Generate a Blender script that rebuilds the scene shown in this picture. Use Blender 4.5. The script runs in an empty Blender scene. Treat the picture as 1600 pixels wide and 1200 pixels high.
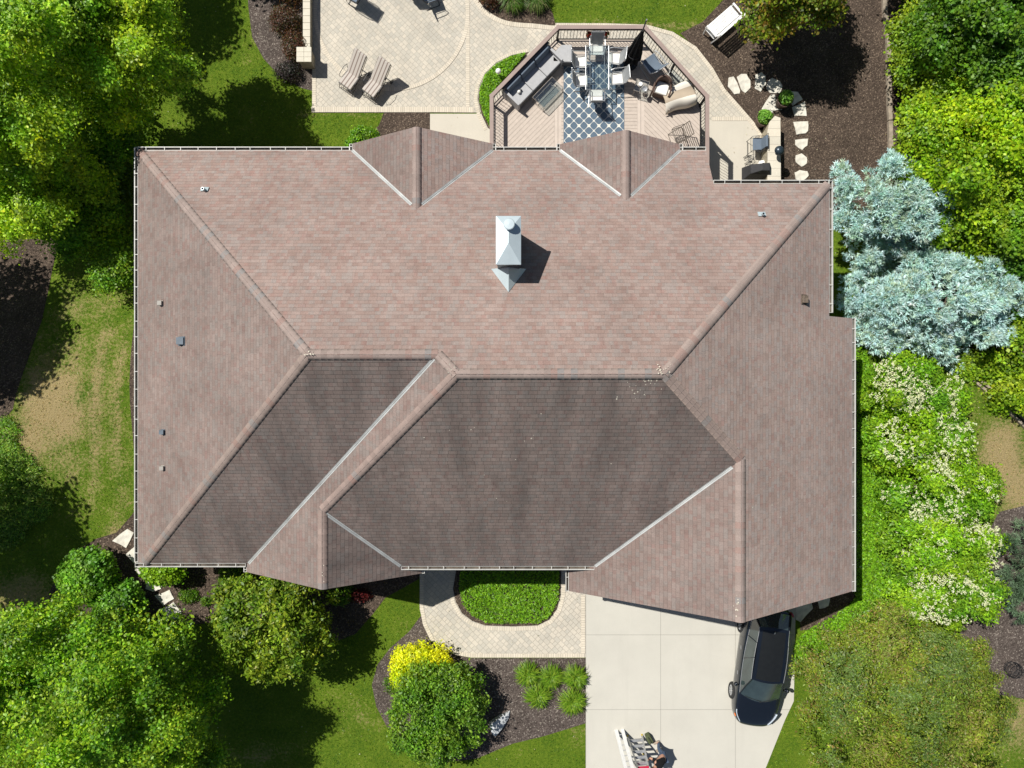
import bpy, bmesh, math, random
import numpy as np
from mathutils import Vector, Matrix
PI = math.pi
scene = bpy.context.scene
COL = scene.collection
# ------------------------------------------------------------------ camera
CH, F = 28.8, 1109.0
cd = bpy.data.cameras.new('camera'); cam = bpy.data.objects.new('camera', cd); COL.objects.link(cam)
cam.location = (0, 0, CH); cam.rotation_euler = (0, 0, 0)
cd.sensor_width = 36.0; cd.lens = 36.0 * F / 1600.0; cd.clip_end = 1500; cd.clip_start = 0.1
scene.camera = cam
# ------------------------------------------------------------------ light
SUN = Vector((-0.57, 0.42, 1.0)).normalized()
elev = math.asin(SUN.z)
w = bpy.data.worlds.new("World"); scene.world = w; w.use_nodes = True
nt = w.node_tree; bg = nt.nodes['Background']
sky = nt.nodes.new('ShaderNodeTexSky'); sky.sky_type = 'NISHITA'; sky.sun_disc = False
sky.sun_elevation = elev; sky.sun_rotation = math.atan2(SUN.x, SUN.y)
nt.links.new(sky.outputs[0], bg.inputs[0]); bg.inputs[1].default_value = 0.05
sd = bpy.data.lights.new('sun', 'SUN'); so = bpy.data.objects.new('sun', sd); COL.objects.link(so)
sd.energy = 5.0; sd.angle = math.radians(0.5); sd.color = (1.0, 0.965, 0.90)
so.rotation_euler = SUN.to_track_quat('Z', 'Y').to_euler(); so.location = (-30, 25, 60)
scene.view_settings.view_transform = 'Standard'; scene.view_settings.look = 'None'
scene.view_settings.exposure = 0.20; scene.view_settings.gamma = 1.0
scene.cycles.max_bounces = 6; scene.cycles.diffuse_bounces = 3; scene.cycles.transparent_max_bounces = 8

# ------------------------------------------------------------------ helpers
def S(z): return F / (CH - z)
def zg(y):
    t = min(1.0, max(0.0, (y + 1.0) / 8.5)); return -2.3 * (3 * t * t - 2 * t ** 3)
def at(u, v, z):                       # where the sight line of the survey photo meets height z
    s = S(z); return Vector(((u - 800) / s, (600 - v) / s, z))
def gr(u, v, h=0.0):                   # the same on the terrain
    z = -1.0
    for _ in range(30): z = zg((600 - v) / S(z))+h
    p = at(u, v, z); return Vector((p.x, p.y, z))

def mesh_np(name, V, Fq, mats, parent=None, cols=None, smooth=False, nper=4):
    me = bpy.data.meshes.new(name)
    V = np.asarray(V, dtype=np.float32); Fq = np.asarray(Fq, dtype=np.int32)
    me.vertices.add(len(V)); me.vertices.foreach_set('co', V.ravel())
    nf = len(Fq); me.loops.add(nf * nper); me.loops.foreach_set('vertex_index', Fq.ravel())
    me.polygons.add(nf)
    me.polygons.foreach_set('loop_start', np.arange(0, nf * nper, nper, dtype=np.int32))
    me.polygons.foreach_set('loop_total', np.full(nf, nper, dtype=np.int32))
    me.update(calc_edges=True)
    if cols is not None:
        ca = me.color_attributes.new('Col', 'FLOAT_COLOR', 'POINT')
        c4 = np.ones((len(V), 4), dtype=np.float32); c4[:, :3] = cols
        ca.data.foreach_set('color', c4.ravel())
    for m in (mats if isinstance(mats, (list, tuple)) else [mats]): me.materials.append(m)
    if smooth: me.polygons.foreach_set('use_smooth', np.ones(nf, dtype=bool))
    o = bpy.data.objects.new(name, me); COL.objects.link(o); o.parent = parent
    return o

class MB:
    def __init__(s): s.v = []; s.f = []; s.m = []; s.c = []
    def face(s, pts, m=0):
        i = len(s.v); s.v += [tuple(p) for p in pts]; s.f.append(tuple(range(i, i + len(pts)))); s.m.append(m)
    def box(s, c, d, rz=0.0, rx=0.0, ry=0.0, m=0, M=None):
        R = M if M is not None else (Matrix.Rotation(rz, 4, 'Z') @ Matrix.Rotation(ry, 4, 'Y') @ Matrix.Rotation(rx, 4, 'X'))
        i = len(s.v); c = Vector(c)
        for x in (-.5, .5):
            for y in (-.5, .5):
                for z in (-.5, .5): s.v.append(tuple(c + R @ Vector((x * d[0], y * d[1], z * d[2]))))
        for q in ((0, 1, 3, 2), (4, 6, 7, 5), (0, 4, 5, 1), (2, 3, 7, 6), (0, 2, 6, 4), (1, 5, 7, 3)):
            s.f.append(tuple(i + k for k in q)); s.m.append(m)
    def bar(s, a, b, wd, h, m=0):        # box from a to b
        a = Vector(a); b = Vector(b); d = b - a; L = d.length
        if L < 1e-6: return
        q = d.to_track_quat('X', 'Z').to_matrix().to_4x4()
        s.box((a + b) / 2, (L, wd, h), M=q, m=m)
    def tube(s, pts, r, n=8, m=0, closed=False):
        P = [Vector(p) for p in pts]; K = len(P)
        rr = r if isinstance(r, (list, tuple)) else [r] * K
        base = len(s.v); up = Vector((0, 0, 1))
        for k in range(K):
            if closed: t = P[(k + 1) % K] - P[k - 1]
            else: t = P[min(k + 1, K - 1)] - P[max(k - 1, 0)]
            t.normalize(); a = t.cross(up if abs(t.z) < .9 else Vector((1, 0, 0))).normalized(); b = t.cross(a)
            for j in range(n):
                th = 2 * PI * j / n; s.v.append(tuple(P[k] + (a * math.cos(th) + b * math.sin(th)) * rr[k]))
        for k in range(K if closed else K - 1):
            for j in range(n):
                k2 = (k + 1) % K
                s.f.append((base + k * n + j, base + k * n + (j + 1) % n, base + k2 * n + (j + 1) % n, base + k2 * n + j)); s.m.append(m)
        if not closed:
            s.f.append(tuple(base + j for j in range(n))); s.m.append(m)
            s.f.append(tuple(base + (K - 1) * n + j for j in reversed(range(n)))); s.m.append(m)
    def lathe(s, prof, c=(0, 0, 0), n=20, m=0):
        base = len(s.v); c = Vector(c)
        for (r, z) in prof:
            for j in range(n):
                th = 2 * PI * j / n; s.v.append((c.x + r * math.cos(th), c.y + r * math.sin(th), c.z + z))
        for k in range(len(prof) - 1):
            for j in range(n):
                s.f.append((base + k * n + j, base + k * n + (j + 1) % n, base + (k + 1) * n + (j + 1) % n, base + (k + 1) * n + j)); s.m.append(m)
    def prism(s, poly, z0, z1, m=0, mt=None):
        n = len(poly); i = len(s.v)
        s.v += [(p[0], p[1], z0) for p in poly] + [(p[0], p[1], z1) for p in poly]
        s.f.append(tuple(i + k for k in reversed(range(n)))); s.m.append(m)
        s.f.append(tuple(i + n + k for k in range(n))); s.m.append(m if mt is None else mt)
        for k in range(n): s.f.append((i + k, i + (k + 1) % n, i + n + (k + 1) % n, i + n + k)); s.m.append(m)
    def grid(s, fn, nu, nv, m=0):
        i = len(s.v)
        for a in range(nu + 1):
            for b in range(nv + 1): s.v.append(tuple(fn(a / nu, b / nv)))
        for a in range(nu):
            for b in range(nv):
                k = i + a * (nv + 1) + b; s.f.append((k, k + nv + 1, k + nv + 2, k + 1)); s.m.append(m)
    def build(s, name, mats, parent=None, smooth=False, bevel=0, bseg=2, subsurf=0, recalc=True):
        me = bpy.data.meshes.new(name); me.from_pydata(s.v, [], s.f)
        for m in (mats if isinstance(mats, (list, tuple)) else [mats]): me.materials.append(m)
        me.polygons.foreach_set('material_index', s.m)
        if recalc:
            bm = bmesh.new(); bm.from_mesh(me)
            if smooth: bmesh.ops.remove_doubles(bm, verts=bm.verts, dist=1e-4)
            bmesh.ops.recalc_face_normals(bm, faces=bm.faces); bm.to_mesh(me); bm.free()
        if smooth: me.polygons.foreach_set('use_smooth', [True] * len(me.polygons))
        o = bpy.data.objects.new(name, me); COL.objects.link(o); o.parent = parent
        if bevel:
            b = o.modifiers.new('bevel', 'BEVEL'); b.width = bevel; b.segments = bseg; b.limit_method = 'ANGLE'
        if subsurf:
            b = o.modifiers.new('sub', 'SUBSURF'); b.levels = subsurf; b.render_levels = subsurf
        return o

def tag(o, label=None, cat=None, group=None, kind=None):
    if label: o['label'] = label
    if cat: o['category'] = cat
    if group: o['group'] = group
    if kind: o['kind'] = kind
    return o
def thing(name, label, cat, loc=(0, 0, 0), rz=0.0, group=None):
    o = bpy.data.objects.new(name, None); COL.objects.link(o); o.empty_display_size = .3
    o.location = loc; o.rotation_euler = (0, 0, rz); return tag(o, label, cat, group)
KIDS = {}
def copy_tree(o, parent=None):
    c = o.copy(); COL.objects.link(c); c.parent = parent
    for ch in [x for x in list(bpy.data.objects) if x.parent == o]: copy_tree(ch, c)
    return c
def clone(src, loc, rz, label, group=None):
    c = copy_tree(src); c.location = loc; c.rotation_euler = (0, 0, rz); c['label'] = label
    if group: c['group'] = group
    return c

# ------------------------------------------------------------------ materials
class NT:
    def __init__(s, name):
        s.mat = bpy.data.materials.new(name); s.mat.use_nodes = True; s.t = s.mat.node_tree; s.b = s.t.nodes['Principled BSDF']
        s.out = s.t.nodes['Material Output']
    def n(s, ty, **k):
        x = s.t.nodes.new(ty)
        for a, b in k.items(): setattr(x, a, b)
        return x
    def l(s, a, b): s.t.links.new(a, b)
    def val(s, sock, v):
        if isinstance(v, bpy.types.NodeSocket): s.l(v, sock)
        else: sock.default_value = v
    def math(s, op, a, b=None, c=None):
        x = s.n('ShaderNodeMath', operation=op); s.val(x.inputs[0], a)
        if b is not None: s.val(x.inputs[1], b)
        if c is not None: s.val(x.inputs[2], c)
        return x.outputs[0]
    def mix(s, f, a, b, mode='MIX'):
        x = s.n('ShaderNodeMix', data_type='RGBA', blend_type=mode); s.val(x.inputs[0], f)
        s.val(x.inputs[6], a if isinstance(a, bpy.types.NodeSocket) else (*a, 1)); s.val(x.inputs[7], b if isinstance(b, bpy.types.NodeSocket) else (*b, 1))
        return x.outputs[2]
    def noise(s, vec, scale, detail=3, rough=.55):
        x = s.n('ShaderNodeTexNoise'); s.l(vec, x.inputs['Vector']); x.inputs['Scale'].default_value = scale
        x.inputs['Detail'].default_value = detail; x.inputs['Roughness'].default_value = rough; return x.outputs['Fac']
    def ramp(s, f, stops):
        x = s.n('ShaderNodeValToRGB'); s.l(f, x.inputs[0]); e = x.color_ramp.elements
        while len(e) < len(stops): e.new(.5)
        for k, (p, c) in enumerate(stops):
            e[k].position = p; e[k].color = (*c, 1) if isinstance(c, (tuple, list)) else (c, c, c, 1)
        return x.outputs[0]
    def pos(s): return s.n('ShaderNodeNewGeometry').outputs['Position']
    def obj(s): return s.n('ShaderNodeTexCoord').outputs['Object']
    def uv(s): return s.n('ShaderNodeTexCoord').outputs['UV']
    def rot(s, vec, ang, sc=1.0):
        x = s.n('ShaderNodeMapping'); s.l(vec, x.inputs[0]); x.inputs['Rotation'].default_value[2] = ang
        x.inputs['Scale'].default_value = (sc, sc, sc); return x.outputs[0]
    def xyz(s, vec):
        x = s.n('ShaderNodeSeparateXYZ'); s.l(vec, x.inputs[0]); return x.outputs
    def bump(s, h, dist=.02, st=1.0):
        x = s.n('ShaderNodeBump'); s.l(h, x.inputs['Height']); x.inputs['Distance'].default_value = dist; x.inputs['Strength'].default_value = st
        s.l(x.outputs[0], s.b.inputs['Normal'])
    def fin(s, col=None, rough=.8, metal=0, spec=.5):
        if col is not None: s.val(s.b.inputs['Base Color'], col if isinstance(col, bpy.types.NodeSocket) else (*col, 1))
        s.val(s.b.inputs['Roughness'], rough); s.b.inputs['Metallic'].default_value = metal
        s.b.inputs['Specular IOR Level'].default_value = spec; return s.mat

def simple(name, col, rough=.6, metal=0, var=.15, scale=8, bump=0, bscale=60, spec=.5, coat=0):
    t = NT(name); p = t.obj()
    f = t.ramp(t.noise(p, scale, 4), [(.3, 0.0), (.7, 1.0)])
    lo = tuple(c * (1 - var) for c in col); hi = tuple(min(1, c * (1 + var)) for c in col)
    c = t.mix(f, lo, hi)
    if bump: t.bump(t.noise(p, bscale, 3), bump)
    if coat: t.b.inputs['Coat Weight'].default_value = coat; t.b.inputs['Coat Roughness'].default_value = .03
    return t.fin(c, rough, metal, spec)

def shingle(name, c1, c2, c3, stain=0.0):
    t = NT(name); uv = t.uv(); P = t.pos()
    x = t.xyz(uv); row = t.math('FLOOR', t.math('DIVIDE', x[1], .143))
    jt = None
    def rnd(wd, sh, seed):
        cb = t.n('ShaderNodeCombineXYZ'); r1 = t.n('ShaderNodeTexWhiteNoise'); r1.noise_dimensions = '1D'; t.l(t.math('ADD', row, seed), r1.inputs['W'])
        t.l(t.math('FLOOR', t.math('DIVIDE', t.math('ADD', x[0], t.math('MULTIPLY', r1.outputs[0], sh)), wd)), cb.inputs[0]); t.l(row, cb.inputs[1]); cb.inputs[2].default_value = seed
        nonlocal jt
        jt = t.math('FRACT', t.math('DIVIDE', t.math('ADD', x[0], t.math('MULTIPLY', r1.outputs[0], sh)), wd))
        w_ = t.n('ShaderNodeTexWhiteNoise'); w_.noise_dimensions = '3D'; t.l(cb.outputs[0], w_.inputs['Vector']); return w_.outputs[0]
    rb0 = rnd(.28, 3.0, 7.5); joint = t.math('LESS_THAN', jt, .05)
    ra, rb, rc = rnd(.17, 2.0, 1.5), rnd(.28, 3.0, 7.5), rnd(.13, 1.0, 13.5)
    c = t.mix(rb, c1, c2); c = t.mix(t.ramp(ra, [(.5, 0.0), (.85, .7)]), c, c3)
    c = t.mix(t.ramp(rc, [(.86, 0.0), (.9, .40)]), c, (c1[0] * 1.0, c1[1] * .80, c1[2] * .80))
    c = t.mix(t.ramp(rnd(.22, 1.7, 21.5), [(.55, 0.0), (.95, .30)]), c, tuple(k * .66 for k in c1))
    n1 = t.noise(P, .45, 5, .6); c = t.mix(1.0, c, t.ramp(n1, [(.3, .84), (.7, 1.1)]), 'MULTIPLY')
    n3 = t.noise(P, 28, 3, .7); c = t.mix(1.0, c, t.ramp(n3, [(.25, .8), (.75, 1.18)]), 'MULTIPLY')
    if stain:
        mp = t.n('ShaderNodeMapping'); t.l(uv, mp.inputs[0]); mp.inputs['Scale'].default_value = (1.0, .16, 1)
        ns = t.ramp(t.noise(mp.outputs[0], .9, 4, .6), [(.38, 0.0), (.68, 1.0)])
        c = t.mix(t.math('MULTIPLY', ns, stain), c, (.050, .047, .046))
    fr = t.math('FRACT', t.math('DIVIDE', t.math('ADD', x[1], t.math('MULTIPLY', t.noise(uv, 9, 2), .012)), .143))
    line = t.ramp(fr, [(0.0, 1.0), (.16, 0.0), (1.0, 0.0)])
    c = t.mix(t.math('MULTIPLY', line, .30 + .22 * (stain > 0)), c, (.03, .026, .025))  # shadow line under each course painted dark, stronger on the stained slopes
    c = t.mix(t.math('MULTIPLY', joint, .20 + .30 * (stain > 0)), c, (.035, .03, .028))
    h = t.math('ADD', t.math('SUBTRACT', 1.0, fr), t.math('MULTIPLY', ra, .5))
    t.bump(h, .008, .8)
    return t.fin(c, .92, spec=.25)

M = {}
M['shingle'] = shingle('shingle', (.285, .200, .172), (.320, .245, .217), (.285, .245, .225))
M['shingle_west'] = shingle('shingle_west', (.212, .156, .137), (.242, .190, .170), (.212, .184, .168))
M['shingle_east'] = shingle('shingle_east', (.370, .268, .230), (.405, .318, .280), (.36, .31, .285))  # lighter east copy, darker west copy: slope brightness put into the colour
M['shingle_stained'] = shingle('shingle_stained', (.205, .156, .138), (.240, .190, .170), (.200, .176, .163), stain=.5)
def capmat():
    t = NT('ridge_cap_shingle'); a = t.n('ShaderNodeAttribute', attribute_name='Col').outputs['Color']
    c = t.mix(1.0, a, t.ramp(t.noise(t.pos(), 30, 3, .7), [(.25, .82), (.75, 1.15)]), 'MULTIPLY'); return t.fin(c, .9, spec=.25)
M['cap'] = capmat()
M['gutter'] = simple('gutter_paint', (.55, .545, .51), .45, var=.12, scale=3)
M['gutter_in'] = simple('gutter_debris', (.085, .07, .055), .9, var=.7, scale=3)
M['flash'] = simple('valley_metal', (.46, .47, .46), .5, .25, var=.2, scale=2)
M['capmetal'] = simple('galvanised', (.50, .58, .61), .38, .3, var=.05, scale=3)
M['darkmetal'] = simple('dark_metal', (.035, .036, .04), .45, .3, var=.2)
M['black'] = simple('black_plastic', (.02, .02, .022), .5, var=.2)
M['trim'] = simple('painted_trim', (.55, .52, .46), .6, var=.08)
M['white'] = simple('white_paint', (.80, .80, .79), .4, var=.05)
M['glass'] = simple('dark_window', (.02, .025, .03), .06, var=.1, spec=.8)
def brick():
    t = NT('brick_wall'); P = t.xyz(t.pos()); cb = t.n('ShaderNodeCombineXYZ')
    t.l(t.math('ADD', P[0], P[1]), cb.inputs[0]); t.l(P[2], cb.inputs[1])
    b = t.n('ShaderNodeTexBrick'); t.l(cb.outputs[0], b.inputs['Vector']); b.inputs['Scale'].default_value = 1
    b.inputs['Brick Width'].default_value = .21; b.inputs['Row Height'].default_value = .073; b.inputs['Mortar Size'].default_value = .007
    b.inputs['Color1'].default_value = (.22, .12, .09, 1); b.inputs['Color2'].default_value = (.32, .18, .13, 1); b.inputs['Mortar'].default_value = (.4, .37, .33, 1)
    t.bump(b.outputs['Fac'], .006, .5); return t.fin(b.outputs['Color'], .85)
M['brick'] = brick()
def lawn():
    t = NT('lawn'); P = t.pos(); d = t.n('ShaderNodeAttribute', attribute_name='Col').outputs['Color']
    dx = t.n('ShaderNodeSeparateColor'); t.l(d, dx.inputs[0])
    n1 = t.noise(P, .9, 5, .65); n2 = t.noise(P, 9, 5, .75); n3 = t.noise(P, 45, 3, .7)
    g = t.mix(t.ramp(n1, [(.3, 0.0), (.7, 1.0)]), (.055, .125, .008), (.130, .205, .014))
    g = t.mix(t.ramp(n2, [(.42, 0.0), (.68, .7)]), g, (.21, .28, .022))
    k = t.math('ADD', dx.outputs[0], t.math('MULTIPLY', t.math('SUBTRACT', t.math('ADD', t.math('MULTIPLY', n1, .8), t.math('MULTIPLY', n2, 1.2)), 1.0), 1.9))
    k = t.ramp(k, [(.30, 0.0), (.95, 1.0)])
    g = t.mix(t.math('MULTIPLY', k, dx.outputs[1]), g, t.mix(n3, (.27, .21, .08), (.50, .39, .21)))
    g = t.mix(1.0, g, t.ramp(n3, [(.25, .62), (.75, 1.38)]), 'MULTIPLY')
    t.bump(t.math('ADD', n3, t.math('MULTIPLY', n2, 1.0)), .06, .9); return t.fin(g, .9, spec=.15)
M['lawn'] = lawn()
def mulch(name, a, b, fleck):
    t = NT(name); P = t.pos()
    v = t.n('ShaderNodeTexVoronoi'); t.l(P, v.inputs['Vector']); v.inputs['Scale'].default_value = 26; v.inputs['Randomness'].default_value = 1
    sc = t.n('ShaderNodeSeparateColor'); t.l(v.outputs['Color'], sc.inputs[0])
    c = t.mix(sc.outputs[0], a, b); n = t.noise(P, 1.2, 4)
    c = t.mix(t.ramp(sc.outputs[1], [(.86, 0.0), (.93, .75)]), c, fleck)
    c = t.mix(1.0, c, t.ramp(n, [(.3, .8), (.7, 1.2)]), 'MULTIPLY')
    t.bump(t.math('ADD', sc.outputs[2], t.noise(P, 12, 4)), .05, .9); return t.fin(c, .95, spec=.2)
M['mulch'] = mulch('bark_mulch', (.045, .033, .025), (.112, .082, .062), (.25, .19, .14))
M['mulch_grey'] = mulch('weathered_mulch', (.058, .045, .038), (.132, .106, .092), (.30, .26, .22))
def paver(name, ang, bw, rh, c1, c2, mort, src='pos'):
    t = NT(name); P = t.pos() if src == 'pos' else t.uv(); q = t.rot(P, ang)
    nz = t.n('ShaderNodeTexNoise'); t.l(P, nz.inputs['Vector']); nz.inputs['Scale'].default_value = 6
    b = t.n('ShaderNodeTexBrick'); t.l(q, b.inputs['Vector']); b.inputs['Scale'].default_value = 1
    b.inputs['Brick Width'].default_value = bw; b.inputs['Row Height'].default_value = rh; b.inputs['Mortar Size'].default_value = .0075; b.inputs['Mortar Smooth'].default_value = .3
    b.inputs['Color1'].default_value = (*c1, 1); b.inputs['Color2'].default_value = (*c2, 1); b.inputs['Mortar'].default_value = (*mort, 1)
    b.offset = .5; b.offset_frequency = 2; b.squash = .62; b.squash_frequency = 2
    c = t.mix(1.0, b.outputs['Color'], t.ramp(t.noise(P, .8, 5, .6), [(.3, .88), (.7, 1.06)]), 'MULTIPLY')
    c = t.mix(1.0, c, t.ramp(t.noise(P, 30, 3, .7), [(.25, .9), (.75, 1.08)]), 'MULTIPLY')
    t.bump(t.math('SUBTRACT', 1.0, b.outputs['Fac']), .006, .6); return t.fin(c, .85, spec=.3)
M['paver'] = paver('patio_paver', PI / 4, .25, .175, (.575, .52, .43), (.47, .44, .375), (.33, .30, .25))
M['border'] = paver('border_paver', 0, .155, .30, (.66, .59, .48), (.57, .51, .41), (.38, .34, .28), 'uv')
def concrete(name, col, joints):
    t = NT(name); P = t.pos(); x = t.xyz(P)
    c = t.mix(t.ramp(t.noise(P, .7, 6, .65), [(.3, 0.0), (.7, 1.0)]), tuple(k * .94 for k in col), tuple(k * 1.03 for k in col))
    vo = None
    vo_ = '''; t.l(P, vo.inputs['Vector']); vo.inputs['Scale'].default_value = .19; wob = t.math('ADD', vo.outputs['Distance'], t.math('MULTIPLY', t.math('SUBTRACT', t.noise(P, 4, 5), .5), .012)); '''
    mp = t.n('ShaderNodeMapping'); t.l(P, mp.inputs[0]); mp.inputs['Scale'].default_value = (2.2, .18, 1); c = t.mix(t.ramp(t.noise(mp.outputs[0], 1.1, 5, .65), [(.55, 0.0), (.75, .13)]), c, tuple(k * .62 for k in col))
    c = t.mix(1.0, c, t.ramp(t.noise(P, 40, 3, .7), [(.25, .94), (.75, 1.05)]), 'MULTIPLY')
    st = t.ramp(t.noise(P, 1.9, 3, .5), [(.70, 0.0), (.78, .35)]); c = t.mix(st, c, (.33, .27, .19))
    if joints:
        for ax, o in ((0, 2.985), (1, -1.09)):
            f = t.math('FRACT', t.math('DIVIDE', t.math('SUBTRACT', x[ax], o - 30.3), 3.03))
            j = t.math('LESS_THAN', t.math('ABSOLUTE', t.math('SUBTRACT', f, .5)), .0042) if False else t.math('LESS_THAN', f, .0065)
            c = t.mix(t.math('MULTIPLY', j, .55), c, (.16, .15, .13))
    t.bump(t.noise(P, 90, 2), .002, .4); return t.fin(c, .85, spec=.3)
M['drive'] = concrete('driveway_concrete', (.515, .495, .435), True)
M['pad'] = concrete('patio_concrete', (.54, .50, .42), False)
M['stone'] = simple('flagstone', (.60, .57, .49), .85, var=.22, scale=5, bump=.012, bscale=14)
M['cast'] = simple('cast_stone', (.60, .555, .455), .85, var=.08, scale=4, bump=.004)
M['wallstone'] = simple('wall_stone', (.34, .30, .22), .9, var=.25, scale=6, bump=.02, bscale=12)
M['timber'] = simple('old_timber', (.30, .25, .19), .9, var=.3, scale=6, bump=.01, bscale=25)
M['bark'] = simple('bark', (.13, .10, .075), .95, var=.35, scale=9, bump=.03, bscale=20)
M['rock'] = simple('grey_rock', (.52, .54, .55), .8, var=.15, scale=4, bump=.02, bscale=8)
def leafmat(name='leaf', tr=.32, rough=.5):
    t = NT(name); a = t.n('ShaderNodeAttribute', attribute_name='Col').outputs['Color']
    t.fin(a, rough, spec=.35)
    tl = t.n('ShaderNodeBsdfTranslucent'); t.l(t.mix(1.0, a, (1.6, 1.45, .4), 'MULTIPLY'), tl.inputs[0])
    mx = t.n('ShaderNodeMixShader'); mx.inputs[0].default_value = tr; t.l(t.b.outputs[0], mx.inputs[1]); t.l(tl.outputs[0], mx.inputs[2]); t.l(mx.outputs[0], t.out.inputs[0])
    return t.mat
M['leaf'] = leafmat('leaf', .38, .45); M['needle'] = leafmat('needle', .08, .6); M['petal'] = leafmat('petal', .2, .7)
# ------------------------------------------------------------------ ground
def smooth_poly(pts, n=5):
    out = []; K = len(pts)
    for i in range(K):
        p0, p1, p2, p3 = [Vector(pts[(i + j - 1) % K]) for j in range(4)]
        for k in range(n):
            t = k / n
            out.append(.5 * ((2 * p1) + (-p0 + p2) * t + (2 * p0 - 5 * p1 + 4 * p2 - p3) * t * t + (-p0 + 3 * p1 - 3 * p2 + p3) * t ** 3))
    return [(p.x, p.y) for p in out]
def inpoly(X, Y, poly):
    X = np.asarray(X); Y = np.asarray(Y); r = np.zeros(X.shape, bool); n = len(poly)
    for i in range(n):
        x1, y1 = poly[i]; x2, y2 = poly[(i + 1) % n]
        c = ((y1 > Y) != (y2 > Y))
        with np.errstate(divide='ignore', invalid='ignore'):
            r ^= c & (X < (x2 - x1) * (Y - y1) / ((y2 - y1) if y2 != y1 else 1e-9) + x1)
    return r
ZG = np.vectorize(zg)
def W(px): return [tuple(gr(u, v)[:2]) for u, v in px]
COVER = []
def sheet(name, poly, mat, off, cover=True, label=None):
    bm = bmesh.new(); vs = [bm.verts.new((x, y, 0)) for x, y in poly]; bm.faces.new(vs)
    bm.normal_update()
    if bm.faces[:][0].normal.z < 0: bm.faces[:][0].normal_flip()
    bm.normal_update(); bmesh.ops.triangulate(bm, faces=bm.faces[:], ngon_method='EAR_CLIP')
    y = -1.25
    while y < 7.75:
        bmesh.ops.bisect_plane(bm, geom=bm.verts[:] + bm.edges[:] + bm.faces[:], plane_co=(0, y, 0), plane_no=(0, 1, 0)); y += .5
    for q in bm.verts: q.co.z = zg(q.co.y) + off
    bm.normal_update()
    for f in bm.faces:
        if f.normal.z < 0: f.normal_flip()
    me = bpy.data.meshes.new(name); bm.to_mesh(me); bm.free(); me.materials.append(mat)
    o = bpy.data.objects.new(name, me); COL.objects.link(o); tag(o, label, kind='structure')
    if cover: COVER.append(poly)
    return o
def band(name, pts, width, mat, off):        # a strip of border pavers with uv along its length
    V = []; Fq = []; U = []; d = 0; P = [Vector(p) for p in pts]
    for k, p in enumerate(P):
        t = (P[min(k + 1, len(P) - 1)] - P[max(k - 1, 0)]).normalized(); nrm = Vector((-t.y, t.x))
        if k: d += (p - P[k - 1]).length
        for sgn in (-1, 1):
            q = p + nrm * width / 2 * sgn; V.append((q.x, q.y, zg(q.y) + off)); U.append((d, (sgn + 1) / 2 * .29 + .004))
        if k: i = 2 * k; Fq.append((i - 2, i, i + 1, i - 1))
    me = bpy.data.meshes.new(name); me.from_pydata(V, [], Fq); me.materials.append(mat)
    uv = me.uv_layers.new(name='UVMap')
    for lp in me.loops: uv.data[lp.index].uv = U[lp.vertex_index]
    if sum(p.normal.z for p in me.polygons) < 0: me.flip_normals()
    o = bpy.data.objects.new(name, me); COL.objects.link(o); return tag(o, kind='structure')

# terrain: one sheet to the horizon
def axis_pts():
    a = list(np.arange(-26, 26.01, .25)); return np.array([-400, -200, -90, -50, -35] + a + [35, 50, 90, 200, 400])
ax = axis_pts(); GX, GY = np.meshgrid(ax, ax, indexing='ij'); GZ = ZG(GY)
dry = np.zeros_like(GX)
def blob(u, v, ru, rv, s):
    p = gr(u, v); k = S(p.z); global dry
    dry = np.maximum(dry, s * np.exp(-(((GX - p.x) * k / ru) ** 2 + ((GY - p.y) * k / rv) ** 2)))
for b in ((120, 620, 110, 190, .52), (1570, 700, 80, 130, .50), (85, 635, 62, 85, 1.2), (45, 680, 40, 55, 1.0), (105, 555, 45, 60, .62), (150, 620, 9, 170, 1.05), (180, 640, 8, 180, .9), (197, 760, 12, 120, .5), (120, 480, 40, 40, .55),
          (170, 480, 60, 50, .45), (30, 930, 70, 40, .8), (100, 720, 60, 60, .6), (180, 830, 20, 18, .7), (1570, 720, 45, 80, 1.2), (1600, 760, 60, 60, 1.1), (1590, 1000, 50, 90, .8), (1595, 1120, 50, 70, .75),
          (1000, 42, 120, 8, .7), (560, 178, 120, 7, .5), (420, 1180, 60, 30, .35), (560, 1120, 40, 40, .3), (1530, 620, 50, 40, .4), (380, 80, 30, 40, .15), (900, 1140, 20, 30, .3), (640, 990, 20, 30, .3)): blob(*b)
V = np.stack([GX, GY, GZ], -1).reshape(-1, 3); n = len(ax)
idx = np.arange(n * n).reshape(n, n)
Fq = np.stack([idx[:-1, :-1], idx[1:, :-1], idx[1:, 1:], idx[:-1, 1:]], -1).reshape(-1, 4)
cc = np.zeros((n * n, 3)); cc[:, 0] = dry.ravel(); cc[:, 1] = 1
ground = mesh_np('ground_lawn', V, Fq, M['lawn'], cols=cc, smooth=True); tag(ground, kind='structure')

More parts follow.
